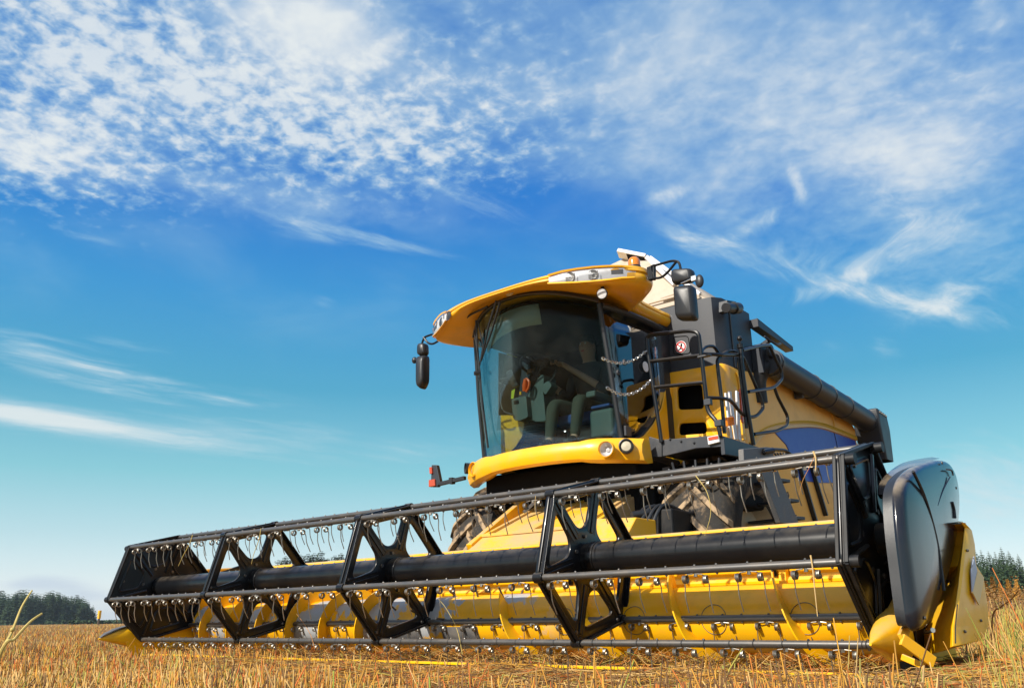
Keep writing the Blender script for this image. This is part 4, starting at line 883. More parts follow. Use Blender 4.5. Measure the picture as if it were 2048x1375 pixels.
def sh(k, X): return [Vector((X, cen.y+(p.y-cen.y)*k[0], cen.z+(p.z-cen.z)*k[1])) for p in side]
b = MB(); b.loft([sh((1, 1), XH-.45), sh((1, 1), XH-.05), sh((.995, .99), XH-.018), sh((.985, .972), XH)]); sp_ = b.build('side_hood', 'tan_panel', cb, sharp=40)
arcp = spline([onx(XH+.012, *p) for p in ((1500, 885), (1521, 861), (1545, 849), (1568, 843.5), (1593, 841), (1618, 840.5), (1643, 844), (1668, 853), (1690, 862), (1711, 871))], 4)
b = MB(); b.loft([[p+Vector((-.02, 0, .005)) for p in arcp], [p+Vector((.018, 0, -.01)) for p in arcp], [p+Vector((.02, 0, -.06-.02*math.sin(math.pi*i/len(arcp)))) for i, p in enumerate(arcp)], [p+Vector((-.02, 0, -.075-.02*math.sin(math.pi*i/len(arcp)))) for i, p in enumerate(arcp)]], False, False, False)
b.build('arch_lip', 'ochre_panel', sp_, sharp=70)
bl = [onx(XH+.010, *p) for p in ((1547, 861), (1568, 853.5), (1593, 850), (1618, 849.5), (1643, 853), (1668, 861), (1690, 870), (1711, 878), (1716, 920), (1722, 965), (1640, 965), (1600, 960), (1585, 915), (1573, 889))]
b = MB(); b.poly(bl, (-.03, 0, 0)); b.build('blue_panel', 'blue_panel', sp_, bevel=.006)
b = MB(); b.tube([onx(XH+.012, *p) for p in ((1666, 856), (1673, 885), (1680, 920), (1684, 960))], .006, 5); b.build('panel_seam', 'black_plastic', sp_)
b = MB(); b.tube(spline([onx(XH+.006, *p) for p in ((1644, 799), (1656, 812), (1665, 832), (1669, 853))], 5), .012, 6); b.build('panel_joint', 'ochre_panel', sp_)
b = MB()
for (a, c) in (((1600, 935), (1632, 1045)), ((1622, 930), (1652, 1030))): b.bar(onx(XH+.03, *a), onx(XH+.03, *c), .03, .05, (1, 0, 0))
b.each('side_rail', 'black_plastic', sp_)
b = MB(); b.tube(spline([onx(XH+.004, *p) for p in ((1473, 744), (1478, 765), (1480, 790))], 4), .010, 6); b.build('panel_seam', 'ochre_panel', sp_)
# mirror image of the hood on the far side, and the rear
b = MB(); b.loft([[Vector((2*XC-p.x, p.y, p.z)) for p in sh((1, 1), XH-.45)], [Vector((2*XC-p.x, p.y, p.z)) for p in sh((.985, .972), XH)]]); b.build('side_hood', 'yellow_paint', cb, bevel=.01)
b = MB(); b.loft([[(-4.6, y, 1.0), (-2.5, y, 1.0), (-2.5, y, z), (-4.6, y, z)] for y, z in ((3.3, 2.9), (6.4, 2.85), (7.6, 2.5), (8.4, 2.2))]); b.build('rear_hood', 'tan_panel', cb, bevel=.03)
b = MB(); b.span((-5.08, YF, 1.95), (-4.25, YF+.5, 2.93)); b.build('far_front_panel', 'yellow_cab', cb, bevel=.03)
# warning strips and amber lamp behind the gate
b = MB()
for (a, c, w) in (((1452, 786), (1462, 876), .05), ((1459, 782), (1472, 878), .05), ((1474, 782), (1478, 880), .05)):
    b.bar(onx(-1.98, *a), onx(-1.98, *c), .02, w, (0, 1, 0))
b.each('folded_step', 'white_metal', cb, bevel=.004)
b = MB(); b.bar(onx(-1.97, 1481, 778), onx(-1.97, 1486, 845), .02, .05, (0, 1, 0)); b.build('warning_strip', 'red_lens', cb, bevel=.004)
b = MB()
for (a, c) in (((1450, 850), (1456, 874)), ((1466, 845), (1472, 878)), ((1484, 840), (1488, 880))): b.bar(onx(-1.99, *a), onx(-1.99, *c), .02, .06, (0, 1, 0))
b.each('folded_step', 'yellow_cab', cb, bevel=.004)
b = MB(); b.poly([onx(-1.90, *p) for p in ((1454, 834), (1468, 832), (1471, 849), (1457, 852))], (-.05, 0, 0)); b.build('side_lamp', 'amber_lens', cb, bevel=.008)
# ---- grain tank
YT = 2.96
def tk(z, k=0.): 
    r = []
    for (X, Y) in ((-4.95, YT), (-2.32, YT), (-2.17, YT+.03), (-2.10, YT+.13), (-2.09, YT+.24), (-2.09, 3.76), (-5.1, 3.76), (-5.1, YT+.2)): r.append((X, Y, z))
    return r
b = MB(); b.loft([tk(2.90), tk(3.3), tk(3.69)]); tank = b.build('grain_tank', 'tank_grey', cb, sharp=40)
b = MB(); b.poly([(-2.075, YT+.26, 2.94), (-2.075, 3.72, 2.98), (-2.075, 3.72, 3.67), (-2.075, YT+.26, 3.69)], (-.02, 0, 0)); b.build('tank_door', 'tank_grey', tank, bevel=.006)
b = MB(); b.poly([(-2.08, 3.72, 3.60), (-2.08, 4.70, 3.50), (-2.08, 4.70, 3.44), (-2.08, 3.72, 3.50)], (.10, 0, 0)); b.build('tank_gutter', 'tank_grey', tank, bevel=.006)
b = MB(); b.span((-5.05, 3.76, 2.9), (-2.30, 4.85, 3.40)); b.bar((-2.3, 4.2, 3.36), (-2.05, 4.2, 3.48), .06, .05); b.build('tank_rear', 'tank_grey', tank, bevel=.01)
hp = [ony(YT-.004, *p) for p in ((1346, 673), (1376, 671), (1381, 706), (1347, 709))]
b = MB(); b.tube(rounded(hp, .04, 4), .004, 5, closed=True); b.build('hatch_seam', 'interior_dark', tank)
c_ = ony(YT-.006, 1361.5, 693.5); b = MB(); b.cyl(c_, c_+Vector((0, .005, 0)), .066, n=28); sg = b.build('no_riding_sign', 'white_sticker', tank)
b = MB(); b.tube([c_+Vector((.054*math.cos(t), -.001, .054*math.sin(t))) for t in np.linspace(0, 2*math.pi, 31)[:-1]], .0075, 6, closed=True); b.bar(c_+Vector((-.038, -.003, .038)), c_+Vector((.038, -.003, -.038)), .003, .011, (1, 0, 1)); b.build('red_ring', 'red_sticker', sg)
b = MB(); b.box(c_+Vector((.004, -.002, -.002)), (.02, .003, .036), (0, .35, 0)); b.cyl(c_+Vector((.010, -.003, .026)), c_+Vector((.010, 0, .026)), .011, n=10); b.box(c_+Vector((-.012, -.002, -.022)), (.034, .003, .012), (0, -.5, 0)); b.box(c_+Vector((.014, -.002, -.026)), (.010, .003, .026), (0, -.2, 0)); b.build('figure_symbol', 'interior_dark', sg)
b = MB(); b.box(ony(YT-.006, 1329, 724), (.055, .004, .012)); b.build('small_label', 'rim_cream', tank)
b = MB(); c_ = ony(YT-.01, 1319, 694); b.cyl(c_, c_-Vector((0, .03, 0)), .028, n=14); b.build('indicator_lamp', 'amber_lens', tank)
# horn bracket on the tank corner
b = MB(); b.poly([onx(-2.06, *p) for p in ((1437, 604), (1455, 607), (1455, 622), (1444, 629), (1437, 625))], (.10, 0, 0)); b.cyl(onx(-1.95, 1452, 615), onx(-1.95, 1470, 616), .055, .05, 14); b.cyl(onx(-1.95, 1466, 616), onx(-1.95, 1477, 616), .066, .06, 14); b.build('corner_lamp', 'black_plastic', tank, bevel=.006)
# tank extension: sloping panels and raised covers
YE = 3.02
fx = [(-4.95, 3.69), (-2.22, 3.69), (-2.55, 3.92), (-2.98, 4.40), (-3.32, 4.57), (-3.75, 4.50), (-4.4, 4.2)]
b = MB(); b.loft([[(X, YE+.0+(z-3.69)*.25, z) for X, z in fx], [(X, YE+.03+(z-3.69)*.25, z) for X, z in fx]]); ext = b.build('tank_extension', 'beige_sheet', cb)
b = MB(); b.loft([[(-2.22, YE+.02, 3.69), (-2.98, YE+.2, 4.40)], [(-2.14, 3.5, 3.69), (-2.85, 3.6, 4.33)], [(-2.14, 3.76, 3.69), (-2.75, 3.76, 4.2)]], False, False, False)
o = b.build('extension_side', 'beige_sheet', ext); q = o.modifiers.new('t', 'SOLIDIFY'); q.thickness = .02
b = MB(); b.tube([ony(YE-.01, 1322, 597), ony(YE-.01, 1352, 587)], .02, 6); b.bar((-4.9, YE-.02, 3.73), (-2.3, YE-.02, 3.73), .03, .05); b.bar((-4.9, YE-.02, 3.81), (-2.42, YE-.02, 3.81), .03, .025); b.build('extension_rib', 'beige_sheet', ext, bevel=.006)
b = MB(); b.bar(ony(3.16, 1237, 506), ony(3.24, 1293, 517), .14, .05, (0, .3, 1)); cv = b.build('tank_cover', 'white_metal', cb, bevel=.008)
b = MB(); b.bar(ony(3.22, 1246, 513), ony(3.28, 1292, 525), .22, .04, (0, .3, 1)); b.build('cover_seal', 'interior_dark', cv)
b = MB(); b.bar(ony(3.10, 1296, 515), ony(3.10, 1352, 570), .10, .05, (.6, 0, .8)); b.bar(ony(3.12, 1300, 514), ony(3.05, 1400, 588), .03, .04); b.build('cover_edge', 'white_metal', cv, bevel=.006)
b = MB(); b.poly([ony(3.16, *p) for p in ((1303, 519), (1330, 535), (1402, 585), (1395, 592), (1340, 548))], (0, .35, 0)); b.build('cover_flap', 'dusty_metal', cv, bevel=.006)
b = MB(); c_ = ony(2.35, 1136, 548); b.cyl(c_-Vector((0, 0, .06)), c_+Vector((0, 0, .03)), .03, n=8); b.build('roof_bracket', 'black_plastic', cb)
# ---- unloading auger along the flank
XA = -1.93
p_in, p_out = onx(XA, 1533, 715), onx(XA, 1742, 840)
zc_ = 3.10; ys, ye = 3.75, 7.03
a0, a1 = Vector((XA, ys, 3.095)), Vector((XA, ye, 2.955)); rad = .145
b = MB(); b.cyl(a0, a1, rad, n=36); au = b.build('unloading_auger', 'tank_grey', cb)
b = MB()
for t in (.02, .36, .52, .70, .97): 
    c_ = a0.lerp(a1, t); b.cyl(c_, c_+Vector((0, .02 if t not in (.02, .97) else .06, 0)), rad+.008, n=36)
b.each('auger_band', 'dark_grey', au, bevel=.002)
b = MB(); b.tube(spline([Vector((XA-.03, ys+.25, 3.09)), Vector((XA-.06, ys+.05, 3.05)), Vector((XA-.14, ys-.02, 2.9)), Vector((XA-.16, ys, 2.65))], 6), .10, 20); b.build('auger_elbow', 'black_matt', au)
b = MB(); sp_r = [[(XA-.17, ye-.05, 3.12), (XA+.17, ye-.05, 3.12), (XA+.17, ye+.36, 3.09), (XA-.17, ye+.36, 3.09)], [(XA-.18, ye-.06, 2.85), (XA+.18, ye-.06, 2.85), (XA+.18, ye+.38, 2.85), (XA-.18, ye+.38, 2.85)], [(XA-.17, ye+.04, 2.42), (XA+.17, ye+.04, 2.42), (XA+.17, ye+.36, 2.42), (XA-.17, ye+.36, 2.42)]]
b.loft(sp_r, True, True, False); o = b.build('auger_spout', 'black_plastic', au, bevel=.03); 
b = MB()
for i in range(4): b.cyl((XA+.17, ye+.02+i*.09, 3.06-.004*i), (XA+.185, ye+.02+i*.09, 3.06-.004*i), .016, n=6)
b.each('bolt', 'wire_steel', au)
b = MB(); b.span((XA-.14, ys-.10, 2.95), (XA-.02, ys+.12, 3.28)); b.cyl((XA+.02, ys, 3.2), (XA+.06, ys, 3.2), .08, n=14); b.tube(spline([(XA+.03, ys-.1, 3.35), (XA+.07, ys+.1, 3.3), (XA+.05, ys+.3, 3.36)], 5), .014, 6); b.build('auger_pivot', 'tank_grey', au, bevel=.01)
b = MB(); b.box((-2.0, 4.75, 2.92), (.10, .06, .10)); b.build('auger_rest', 'dark_grey', cb, bevel=.006)

# ================================================================== DRIVER
def skinned(name, joints, edges, material, parent=None, sub=2):
    me = bpy.data.meshes.new(name); me.from_pydata([j[0] for j in joints], edges, []); me.materials.append(MATS[material])
    o = bpy.data.objects.new(name, me); C.objects.link(o)
    sk = o.modifiers.new('skin', 'SKIN'); sk.use_smooth_shade = True
    for v, j in zip(me.skin_vertices[0].data, joints):
        r = j[1]; v.radius = (r, r) if not isinstance(r, tuple) else r
    me.skin_vertices[0].data[0].use_root = True
    s = o.modifiers.new('s', 'SUBSURF'); s.levels = sub; s.render_levels = sub
    dg = bpy.context.evaluated_depsgraph_get(); m2 = bpy.data.meshes.new_from_object(o.evaluated_get(dg)); o.modifiers.clear(); o.data = m2
    m2.polygons.foreach_set('use_smooth', [True]*len(m2.polygons))
    if parent is not None: attach(o, parent)
    return o
px_, py_ = -3.46, 2.55
dr = thing('person', 'driver in a dark top and olive trousers seated at the steering wheel in the cab', 'person', (px_, py_, 2.45))
hipz = 2.56
lh, rh_ = wc+u_*.195+v_*.04, wc-u_*.17+v_*.08
J = [((px_, py_+.02, hipz), (.16, .13)), ((px_, py_+.03, hipz+.22), (.155, .115)), ((px_, py_+.01, hipz+.45), (.19, .13)), ((px_, py_-.0, hipz+.555), (.085, .08)), ((px_, py_-.015, hipz+.605), .068),
     ((px_, py_-.03, hipz+.665), (.088, .100)), ((px_, py_-.035, hipz+.745), (.098, .118)), ((px_, py_-.03, hipz+.815), (.075, .09)),
     ((px_+.19, py_, hipz+.49), .066), ((px_+.25, py_-.06, hipz+.19), .05), (tuple(lh+Vector((.03, .10, .02))), .030), (tuple(lh+Vector((.0, .02, .015))), .034),
     ((px_-.19, py_, hipz+.49), .066), ((px_-.25, py_-.08, hipz+.20), .05), (tuple(rh_+Vector((-.02, .10, .02))), .030), (tuple(rh_+Vector((0, .02, .015))), .034),
     ((px_+.10, py_-.08, hipz-.02), .095), ((px_+.17, py_-.48, hipz+.04), .068), ((px_+.15, py_-.56, hipz-.38), .045), ((px_+.15, py_-.66, hipz-.44), .04),
     ((px_-.10, py_-.08, hipz-.02), .095), ((px_-.16, py_-.48, hipz+.04), .068), ((px_-.15, py_-.58, hipz-.38), .045), ((px_-.15, py_-.68, hipz-.44), .04)]
E_ = [(0, 1), (1, 2), (2, 3), (3, 4), (4, 5), (5, 6), (6, 7), (2, 8), (8, 9), (9, 10), (10, 11), (2, 12), (12, 13), (13, 14), (14, 15), (0, 16), (16, 17), (17, 18), (18, 19), (0, 20), (20, 21), (21, 22), (22, 23)]
body = skinned('body', J, E_, 'skin', dr)
def hand(c, s):
    js = [(c, .022)]; es = []
    for i in range(4):
        o_ = Vector(c)+u_*s*(-.030+.020*i)+Vector((0, -.015, .018)); n0 = len(js)
        for k, (d, r) in enumerate((((0, -.012, .012), .0095), ((0, -.040, .004), .009), ((0, -.052, -.022), .008), ((0, -.036, -.040), .007))): js.append((tuple(o_+Vector(d)*(1-.06*abs(i-1.4))), r))
        es += [(0, n0), (n0, n0+1), (n0+1, n0+2), (n0+2, n0+3)]
    n0 = len(js); js += [(tuple(Vector(c)+u_*s*-.035+Vector((0, .0, -.002))), .011), (tuple(Vector(c)+u_*s*-.042+Vector((0, -.025, -.018))), .009), (tuple(Vector(c)+u_*s*-.034+Vector((0, -.045, -.03))), .008)]; es += [(0, n0), (n0, n0+1), (n0+1, n0+2)]
    return skinned('hand', js, es, 'skin', dr, 1)
hand(tuple(lh+Vector((0, .025, .012))), -1); hand(tuple(rh_+Vector((0, .025, .012))), 1)
hz = hipz+.735; hy = py_-.035
b = MB(); b.loft([[(px_-.012, hy-.10, hz-.03), (px_+.012, hy-.10, hz-.03), (px_+.004, hy-.098, hz+.02), (px_-.004, hy-.098, hz+.02)], [(px_-.014, hy-.128, hz-.03), (px_+.014, hy-.128, hz-.03), (px_+.004, hy-.11, hz+.015), (px_-.004, hy-.11, hz+.015)]]); b.build('nose', 'skin', body, subd=1)
b = MB()
for s in (-1, 1): b.sphere((px_+s*.032, hy-.088, hz+.022), .012, 10, 6)
b.each('eye', 'white_sticker', body)
b = MB()
for s in (-1, 1): b.sphere((px_+s*.032, hy-.099, hz+.022), .005, 8, 5)
b.each('pupil', 'hair', body)
b = MB(); b.sphere((px_, hy-.095, hz-.062), .02, 10, 6, (1.1, .4, .35)); b.build('mouth', 'red_sticker', body)
b = MB()
for s in (-1, 1): b.sphere((px_+s*.088, hy+.005, hz+.0), .028, 10, 6, (.35, .65, 1.1))
b.each('ear', 'skin', body)
b = MB(); b.sphere((px_, hy+.022, hz+.05), .108, 20, 12, (.90, 1.02, .80)); b.build('hair', 'hair', dr)
grow_ = lambda js, k: [(p, tuple(q*k for q in r) if isinstance(r, tuple) else r*k) for p, r in js]
skinned('shirt', grow_([J[0], J[1], J[2], J[3], J[8], J[9], J[12], J[13]], 1.12)+[(tuple(Vector(J[9][0]).lerp(Vector(J[10][0]), .25)), .052), (tuple(Vector(J[13][0]).lerp(Vector(J[14][0]), .25)), .052)], [(0, 1), (1, 2), (2, 3), (2, 4), (4, 5), (5, 8), (2, 6), (6, 7), (7, 9)], 'shirt', dr)
skinned('trousers', grow_([J[0], J[16], J[17], J[18], J[20], J[21], J[22]], 1.18), [(0, 1), (1, 2), (2, 3), (0, 4), (4, 5), (5, 6)], 'trousers', dr)
skinned('shoe', [(J[18][0], .055), (J[19][0], .05), (tuple(Vector(J[19][0])+Vector((0, -.08, -.01))), .042)], [(0, 1), (1, 2)], 'shoe', dr); skinned('shoe', [(J[22][0], .055), (J[23][0], .05), (tuple(Vector(J[23][0])+Vector((0, -.08, -.01))), .042)], [(0, 1), (1, 2)], 'shoe', dr)
# ================================================================== FIELD
def gz(X, Y):
    X = np.asarray(X, float); Y = np.asarray(Y, float)
    und = .018*np.sin(X*1.7+.6)*np.sin(Y*2.1+.3)+.012*np.sin(X*4.3+Y*3.1)
    mound = .030*np.exp(-((Y+.85)/.42)**2)/(1+np.exp(-(X+5.2)*1.6))/(1+np.exp((X-.9)*4))
    side = .05*np.exp(-((X-.75)/.35)**2)*np.exp(-((Y-.2)/1.2)**2)
    fall = 1/(1+np.exp((np.hypot(X-1.5, Y+4.8)-30)*.3))
    return G+(und+mound*(1+.35*np.sin(X*5.1)+.2*np.sin(X*11.7))+side)*fall
gm = bpy.data.materials.new('field_soil'); gm.use_nodes = True; t_ = gm.node_tree; n_ = NX(t_); bs = t_.nodes['Principled BSDF']
tcn = t_.nodes.new('ShaderNodeTexCoord'); V = tcn.outputs['Object']
f1 = n_.noise(V, .9, 8, .7); f2 = n_.noise(V, 26, 6, .7); f3 = n_.noise(V, .06, 4, .6)
c1 = n_.ramp(f2, [(.30, (.07, .038, .015)), (.48, (.24, .125, .04)), (.60, (.44, .25, .075)), (.78, (.56, .36, .13))])
c2 = n_.mix(n_.m('MULTIPLY', n_.step(f1, .45, .7), .45), c1, (.34, .175, .045)); c3 = n_.mix(n_.m('MULTIPLY', n_.step(f3, .5, .75), .35), c2, (.24, .20, .06))
t_.links.new(c3, bs.inputs['Base Color']); bs.inputs['Roughness'].default_value = .95; bs.inputs['Specular IOR Level'].default_value = .15
bn = t_.nodes.new('ShaderNodeBump'); bn.inputs['Strength'].default_value = .9; bn.inputs['Distance'].default_value = .05; t_.links.new(f2, bn.inputs['Height']); t_.links.new(bn.outputs[0], bs.inputs['Normal'])
MATS['field_soil'] = gm
gx = np.concatenate([[-4000, -1500, -600, -250, -110, -60, -35, -22], np.linspace(-14, 5, 150), [8, 14, 25, 60, 150, 500, 1500, 4000]])
gy = np.concatenate([[-4000, -1200, -300, -80, -25, -12], np.linspace(-6, 8, 110), [11, 16, 25, 45, 90, 200, 500, 1500, 4000]])
GX, GY = np.meshgrid(gx, gy); GZ = gz(GX, GY); nx_, ny_ = len(gx), len(gy)
me = bpy.data.meshes.new('ground'); me.from_pydata(np.stack([GX.ravel(), GY.ravel(), GZ.ravel()], 1).tolist(), [], [(j*nx_+i, j*nx_+i+1, (j+1)*nx_+i+1, (j+1)*nx_+i) for j in range(ny_-1) for i in range(nx_-1)])
me.materials.append(gm); me.polygons.foreach_set('use_smooth', [True]*len(me.polygons)); go = bpy.data.objects.new('ground', me); C.objects.link(go); go['kind'] = 'structure'
def straw_mat(name, col, col2, rough=.7):
    mt = bpy.data.materials.new(name); mt.use_nodes = True; t = mt.node_tree; n = NX(t); b = t.nodes['Principled BSDF']
    g = t.nodes.new('ShaderNodeNewGeometry'); f = n.m('ADD', n.m('MULTIPLY', g.outputs['Random Per Island'], .75), n.m('MULTIPLY', n.noise(t.nodes.new('ShaderNodeTexCoord').outputs['Object'], 14, 3, .6), .3), clamp=True)
    t.links.new(n.mix(f, col, col2), b.inputs['Base Color']); b.inputs['Roughness'].default_value = rough; b.inputs['Specular IOR Level'].default_value = .3; MATS[name] = mt
straw_mat('stem_gold', (.62, .33, .05), (.46, .20, .028)); straw_mat('stem_pale', (.68, .44, .17), (.50, .29, .08)); straw_mat('stem_red', (.56, .11, .025), (.52, .20, .035)); straw_mat('stem_brown', (.22, .11, .04), (.11, .055, .022)); straw_mat('stem_olive', (.36, .33, .055), (.44, .36, .09)); straw_mat('blade_green', (.15, .25, .03), (.36, .40, .07)); straw_mat('weed_brown', (.36, .22, .08), (.28, .13, .04))
STEMS = ['stem_gold', 'stem_pale', 'stem_red', 'stem_brown', 'stem_olive', 'blade_green', 'weed_brown']
def stems_mesh(name, base, top, r0, r1, mi, mats, bend=None):
    """three-sided tapered stalks, with a middle joint"""
    n = len(base); d = top-base; L = np.linalg.norm(d, axis=1, keepdims=True); d = d/L
    ref = np.where(np.abs(d[:, 2:3]) < .9, np.array([[0, 0, 1.]]), np.array([[1., 0, 0]])); u = np.cross(d, ref); u /= np.linalg.norm(u, axis=1, keepdims=True); v = np.cross(d, u)
    mid = (base+top)/2+(bend if bend is not None else 0)
    ang = RNG.uniform(0, 2*np.pi, n); vs = []
    for P_, rr in ((base, r0), (mid, (r0+r1)/2), (top, r1)):
        for k in range(3):
            a = ang+k*2.0944; vs.append(P_+(u*np.cos(a)[:, None]+v*np.sin(a)[:, None])*rr[:, None])
    vs = np.stack(vs, 1).reshape(-1, 3)
    fl = []
    for s_ in (0, 3):
        for k in range(3): fl.append((s_+k, s_+(k+1) % 3, s_+3+(k+1) % 3, s_+3+k))
    q = (np.array(fl)[None]+np.arange(n)[:, None, None]*9).reshape(-1, 4); cap = (np.array([6, 7, 8])[None]+np.arange(n)[:, None]*9)
    me = bpy.data.meshes.new(name); nv = len(vs); nq, ncp = len(q), len(cap)
    me.vertices.add(nv); me.vertices.foreach_set('co', vs.astype(np.float32).ravel())
    me.loops.add(nq*4+ncp*3); me.loops.foreach_set('vertex_index', np.concatenate([q.ravel(), cap.ravel()]).astype(np.int32))
    me.polygons.add(nq+ncp); me.polygons.foreach_set('loop_start', np.concatenate([np.arange(nq)*4, nq*4+np.arange(ncp)*3]).astype(np.int32)); me.polygons.foreach_set('loop_total', np.concatenate([np.full(nq, 4), np.full(ncp, 3)]).astype(np.int32))
    for m_ in mats: me.materials.append(MATS[m_])
    me.polygons.foreach_set('material_index', np.concatenate([np.repeat(mi, 6), mi]).astype(np.int32)); me.update(calc_edges=True); me.validate()
    o = bpy.data.objects.new(name, me); C.objects.link(o); return o
def polar(n, a0, a1, d0, d1, p=1.):
    az = np.radians(RNG.uniform(a0, a1, n)); u = RNG.uniform(0, 1, n); d = (d0**(1-p)+(d1**(1-p)-d0**(1-p))*u)**(1/(1-p)) if p != 1 else d0*(d1/d0)**u
    return CAMP[0]+np.sin(az)*d, CAMP[1]+np.cos(az)*d, d
def blocked(X, Y): return ((X > -7.55) & (X < .42) & (Y > -.12) & (Y < 1.2)) | ((X > -5.4) & (X < -1.7) & (Y >= 1.2) & (Y < 9))
def scatter(n, a0, a1, d0, d1, p, h0, h1, r, mix, lean, name, thick_far=.00022, taper=.8):
    X, Y, d = polar(n, a0, a1, d0, d1, p); k = ~blocked(X, Y); X, Y, d = X[k], Y[k], d[k]; n = len(X)
    clump = .5+.5*np.sin(X*2.3+np.sin(Y*1.9)*1.5)*np.sin(Y*2.7+1.1); front = np.clip((X+5.2)/2.2, 0, 1)*np.exp(-((Y+.9)/.9)**2); k = RNG.uniform(0, 1, n) < (.45+.55*clump)*(1-.72*front); X, Y, d, clump = X[k], Y[k], d[k], clump[k]; n = len(X)
    base = np.stack([X, Y, gz(X, Y)-.01], 1); h = RNG.uniform(h0, h1, n)*(.8+.4*clump)*(1-.35*front[k])*np.where(RNG.uniform(0, 1, n) < .05, 1.6, 1.); th = RNG.uniform(0, 2*np.pi, n); le = np.abs(RNG.normal(0, lean, n))*h
    top = base+np.stack([np.cos(th)*le, np.sin(th)*le, h], 1); rr = r*RNG.uniform(.7, 1.35, n)+d*thick_far
    mi = RNG.choice(len(STEMS), n, p=np.array(mix)/sum(mix)); patch = np.sin(X*.83+1.7*np.sin(Y*.61+.4))+.8*np.sin(Y*1.13+1.3*np.sin(X*.47))+RNG.normal(0, .5, n)
    sw = RNG.uniform(0, 1, n); mi = np.where((patch > 1.0) & (sw < .55) & (mi < 4), 1, mi); mi = np.where((patch < -1.0) & (sw < .5) & (mi < 4), 3, mi); bend = np.stack([np.cos(th+.8)*le*.25, np.sin(th+.8)*le*.25, np.zeros(n)], 1)+RNG.normal(0, .006, (n, 3))
    return stems_mesh(name, base, top, rr, rr*taper, mi, STEMS, bend)
o = scatter(60000, -78, -3, 2.2, 60, 1.25, .055, .15, .0021, (42, 14, 17, 22, 4, 1, 5), .42, 'stubble'); tag(o, 'golden and reddish cut stubble standing across the field', 'stubble', kind='stuff')
o = scatter(9000, -78, -3, 60, 260, 1.3, .10, .22, .003, (40, 30, 8, 10, 12, 0, 5), .25, 'far_stubble', .00016); tag(o, 'thin far stubble towards the horizon', 'stubble', kind='stuff')
o = scatter(600, -78, -6, 2.2, 6.5, 1.1, .10, .20, .0024, (40, 34, 12, 8, 5, 0, 4), .42, 'tall_stubble'); tag(o, 'taller bent stalks scattered through the near stubble', 'stubble', kind='stuff')
# loose straw lying in front of the header and round its right end
def litter(n, area, L0, L1, r, mix, name, lift=.06):
    X, Y = area(n); n = len(X); th = RNG.uniform(0, 2*np.pi, n); L = RNG.uniform(L0, L1, n)
    dx_, dy_ = np.cos(th)*L/2, np.sin(th)*L/2; z0, z1 = gz(X-dx_, Y-dy_)+RNG.uniform(.0, lift, n), gz(X+dx_, Y+dy_)+RNG.uniform(.0, lift, n)
    base = np.stack([X-dx_, Y-dy_, z0], 1); top = np.stack([X+dx_, Y+dy_, z1], 1); rr = r*RNG.uniform(.6, 1.5, n)
    mi = RNG.choice(len(STEMS), n, p=np.array(mix)/sum(mix)); bend = RNG.normal(0, 1, (n, 3))*(L*.06)[:, None]; bend[:, 2] = np.abs(bend[:, 2])*.8
    return stems_mesh(name, base, top, rr, rr*.8, mi, STEMS, bend)
def area1(n): X = RNG.uniform(-7.6, 1.1, n); Y = -.16-np.abs(RNG.normal(0, .75, n)); k = RNG.uniform(0, 1, n) < .35+.65/(1+np.exp(-(X+5.0)*1.4)); return X[k], Y[k]
o = litter(24000, area1, .04, .22, .0016, (28, 32, 9, 22, 3, 0, 6), 'straw_litter', .055); tag(o, 'loose pale straw heaped on the ground in front of the header', 'straw', kind='stuff')
def area2(n): X = RNG.normal(.75, .45, n); Y = RNG.normal(-.3, .9, n); k = (X > .18) | (Y < -.35); return X[k], Y[k]
o = litter(12000, area2, .05, .28, .0019, (30, 34, 8, 16, 4, 2, 6), 'straw_litter', .10); tag(o, 'loose straw and broken stems round the right end of the header', 'straw', kind='stuff')
def area3(n): X, Y, d = polar(n, -75, -5, 2.5, 16, 1.1); k = ~blocked(X, Y); return X[k], Y[k]
o = litter(11000, area3, .06, .30, .0022, (30, 30, 8, 20, 6, 0, 6), 'straw_litter', .06); tag(o, 'scattered straw lying between the stubble rows', 'straw', kind='stuff')
def area4(n): return RNG.uniform(-7.3, 0., n), RNG.uniform(-.12, .35, n)
X4, Y4 = area4(2600); n4 = len(X4); th = RNG.uniform(0, 6.28, n4); L = RNG.uniform(.05, .28, n4); b4 = np.stack([X4, Y4, .172+RNG.uniform(0, .03, n4)], 1); t4 = b4+np.stack([np.cos(th)*L, np.sin(th)*L*.6, RNG.uniform(-.005, .09, n4)], 1)
o = stems_mesh('straw_on_header', b4, t4, np.full(n4, .0022), np.full(n4, .0017), RNG.choice(5, n4, p=[.3, .3, .1, .25, .05]), STEMS, RNG.normal(0, .012, (n4, 3))); tag(o, 'cut straw caught along the knife and floor of the header', 'straw', kind='stuff')
# green undergrowth in the stubble, taller weeds along the right edge
o = scatter(4600, -78, -5, 2.6, 14, 1.2, .04, .12, .0022, (0, 0, 0, 0, 10, 90, 0), .7, 'green_undergrowth', .0002, .3); tag(o, 'sparse green shoots growing low in the stubble', 'weeds', kind='stuff')
o = scatter(4200, -12.5, -5, 3.0, 9, 1.1, .06, .22, .0018, (20, 20, 6, 12, 12, 18, 16), .38, 'grass', .00025, .35); tag(o, 'green and straw coloured grass along the right edge of the field', 'grass', kind='stuff')
o = scatter(9000, -13, -5, 9, 70, 1.25, .14, .30, .003, (14, 8, 8, 26, 16, 8, 40), .22, 'tall_weeds', .00035, .5); tag(o, 'tall rusty weeds behind the right end of the header', 'weeds', kind='stuff')
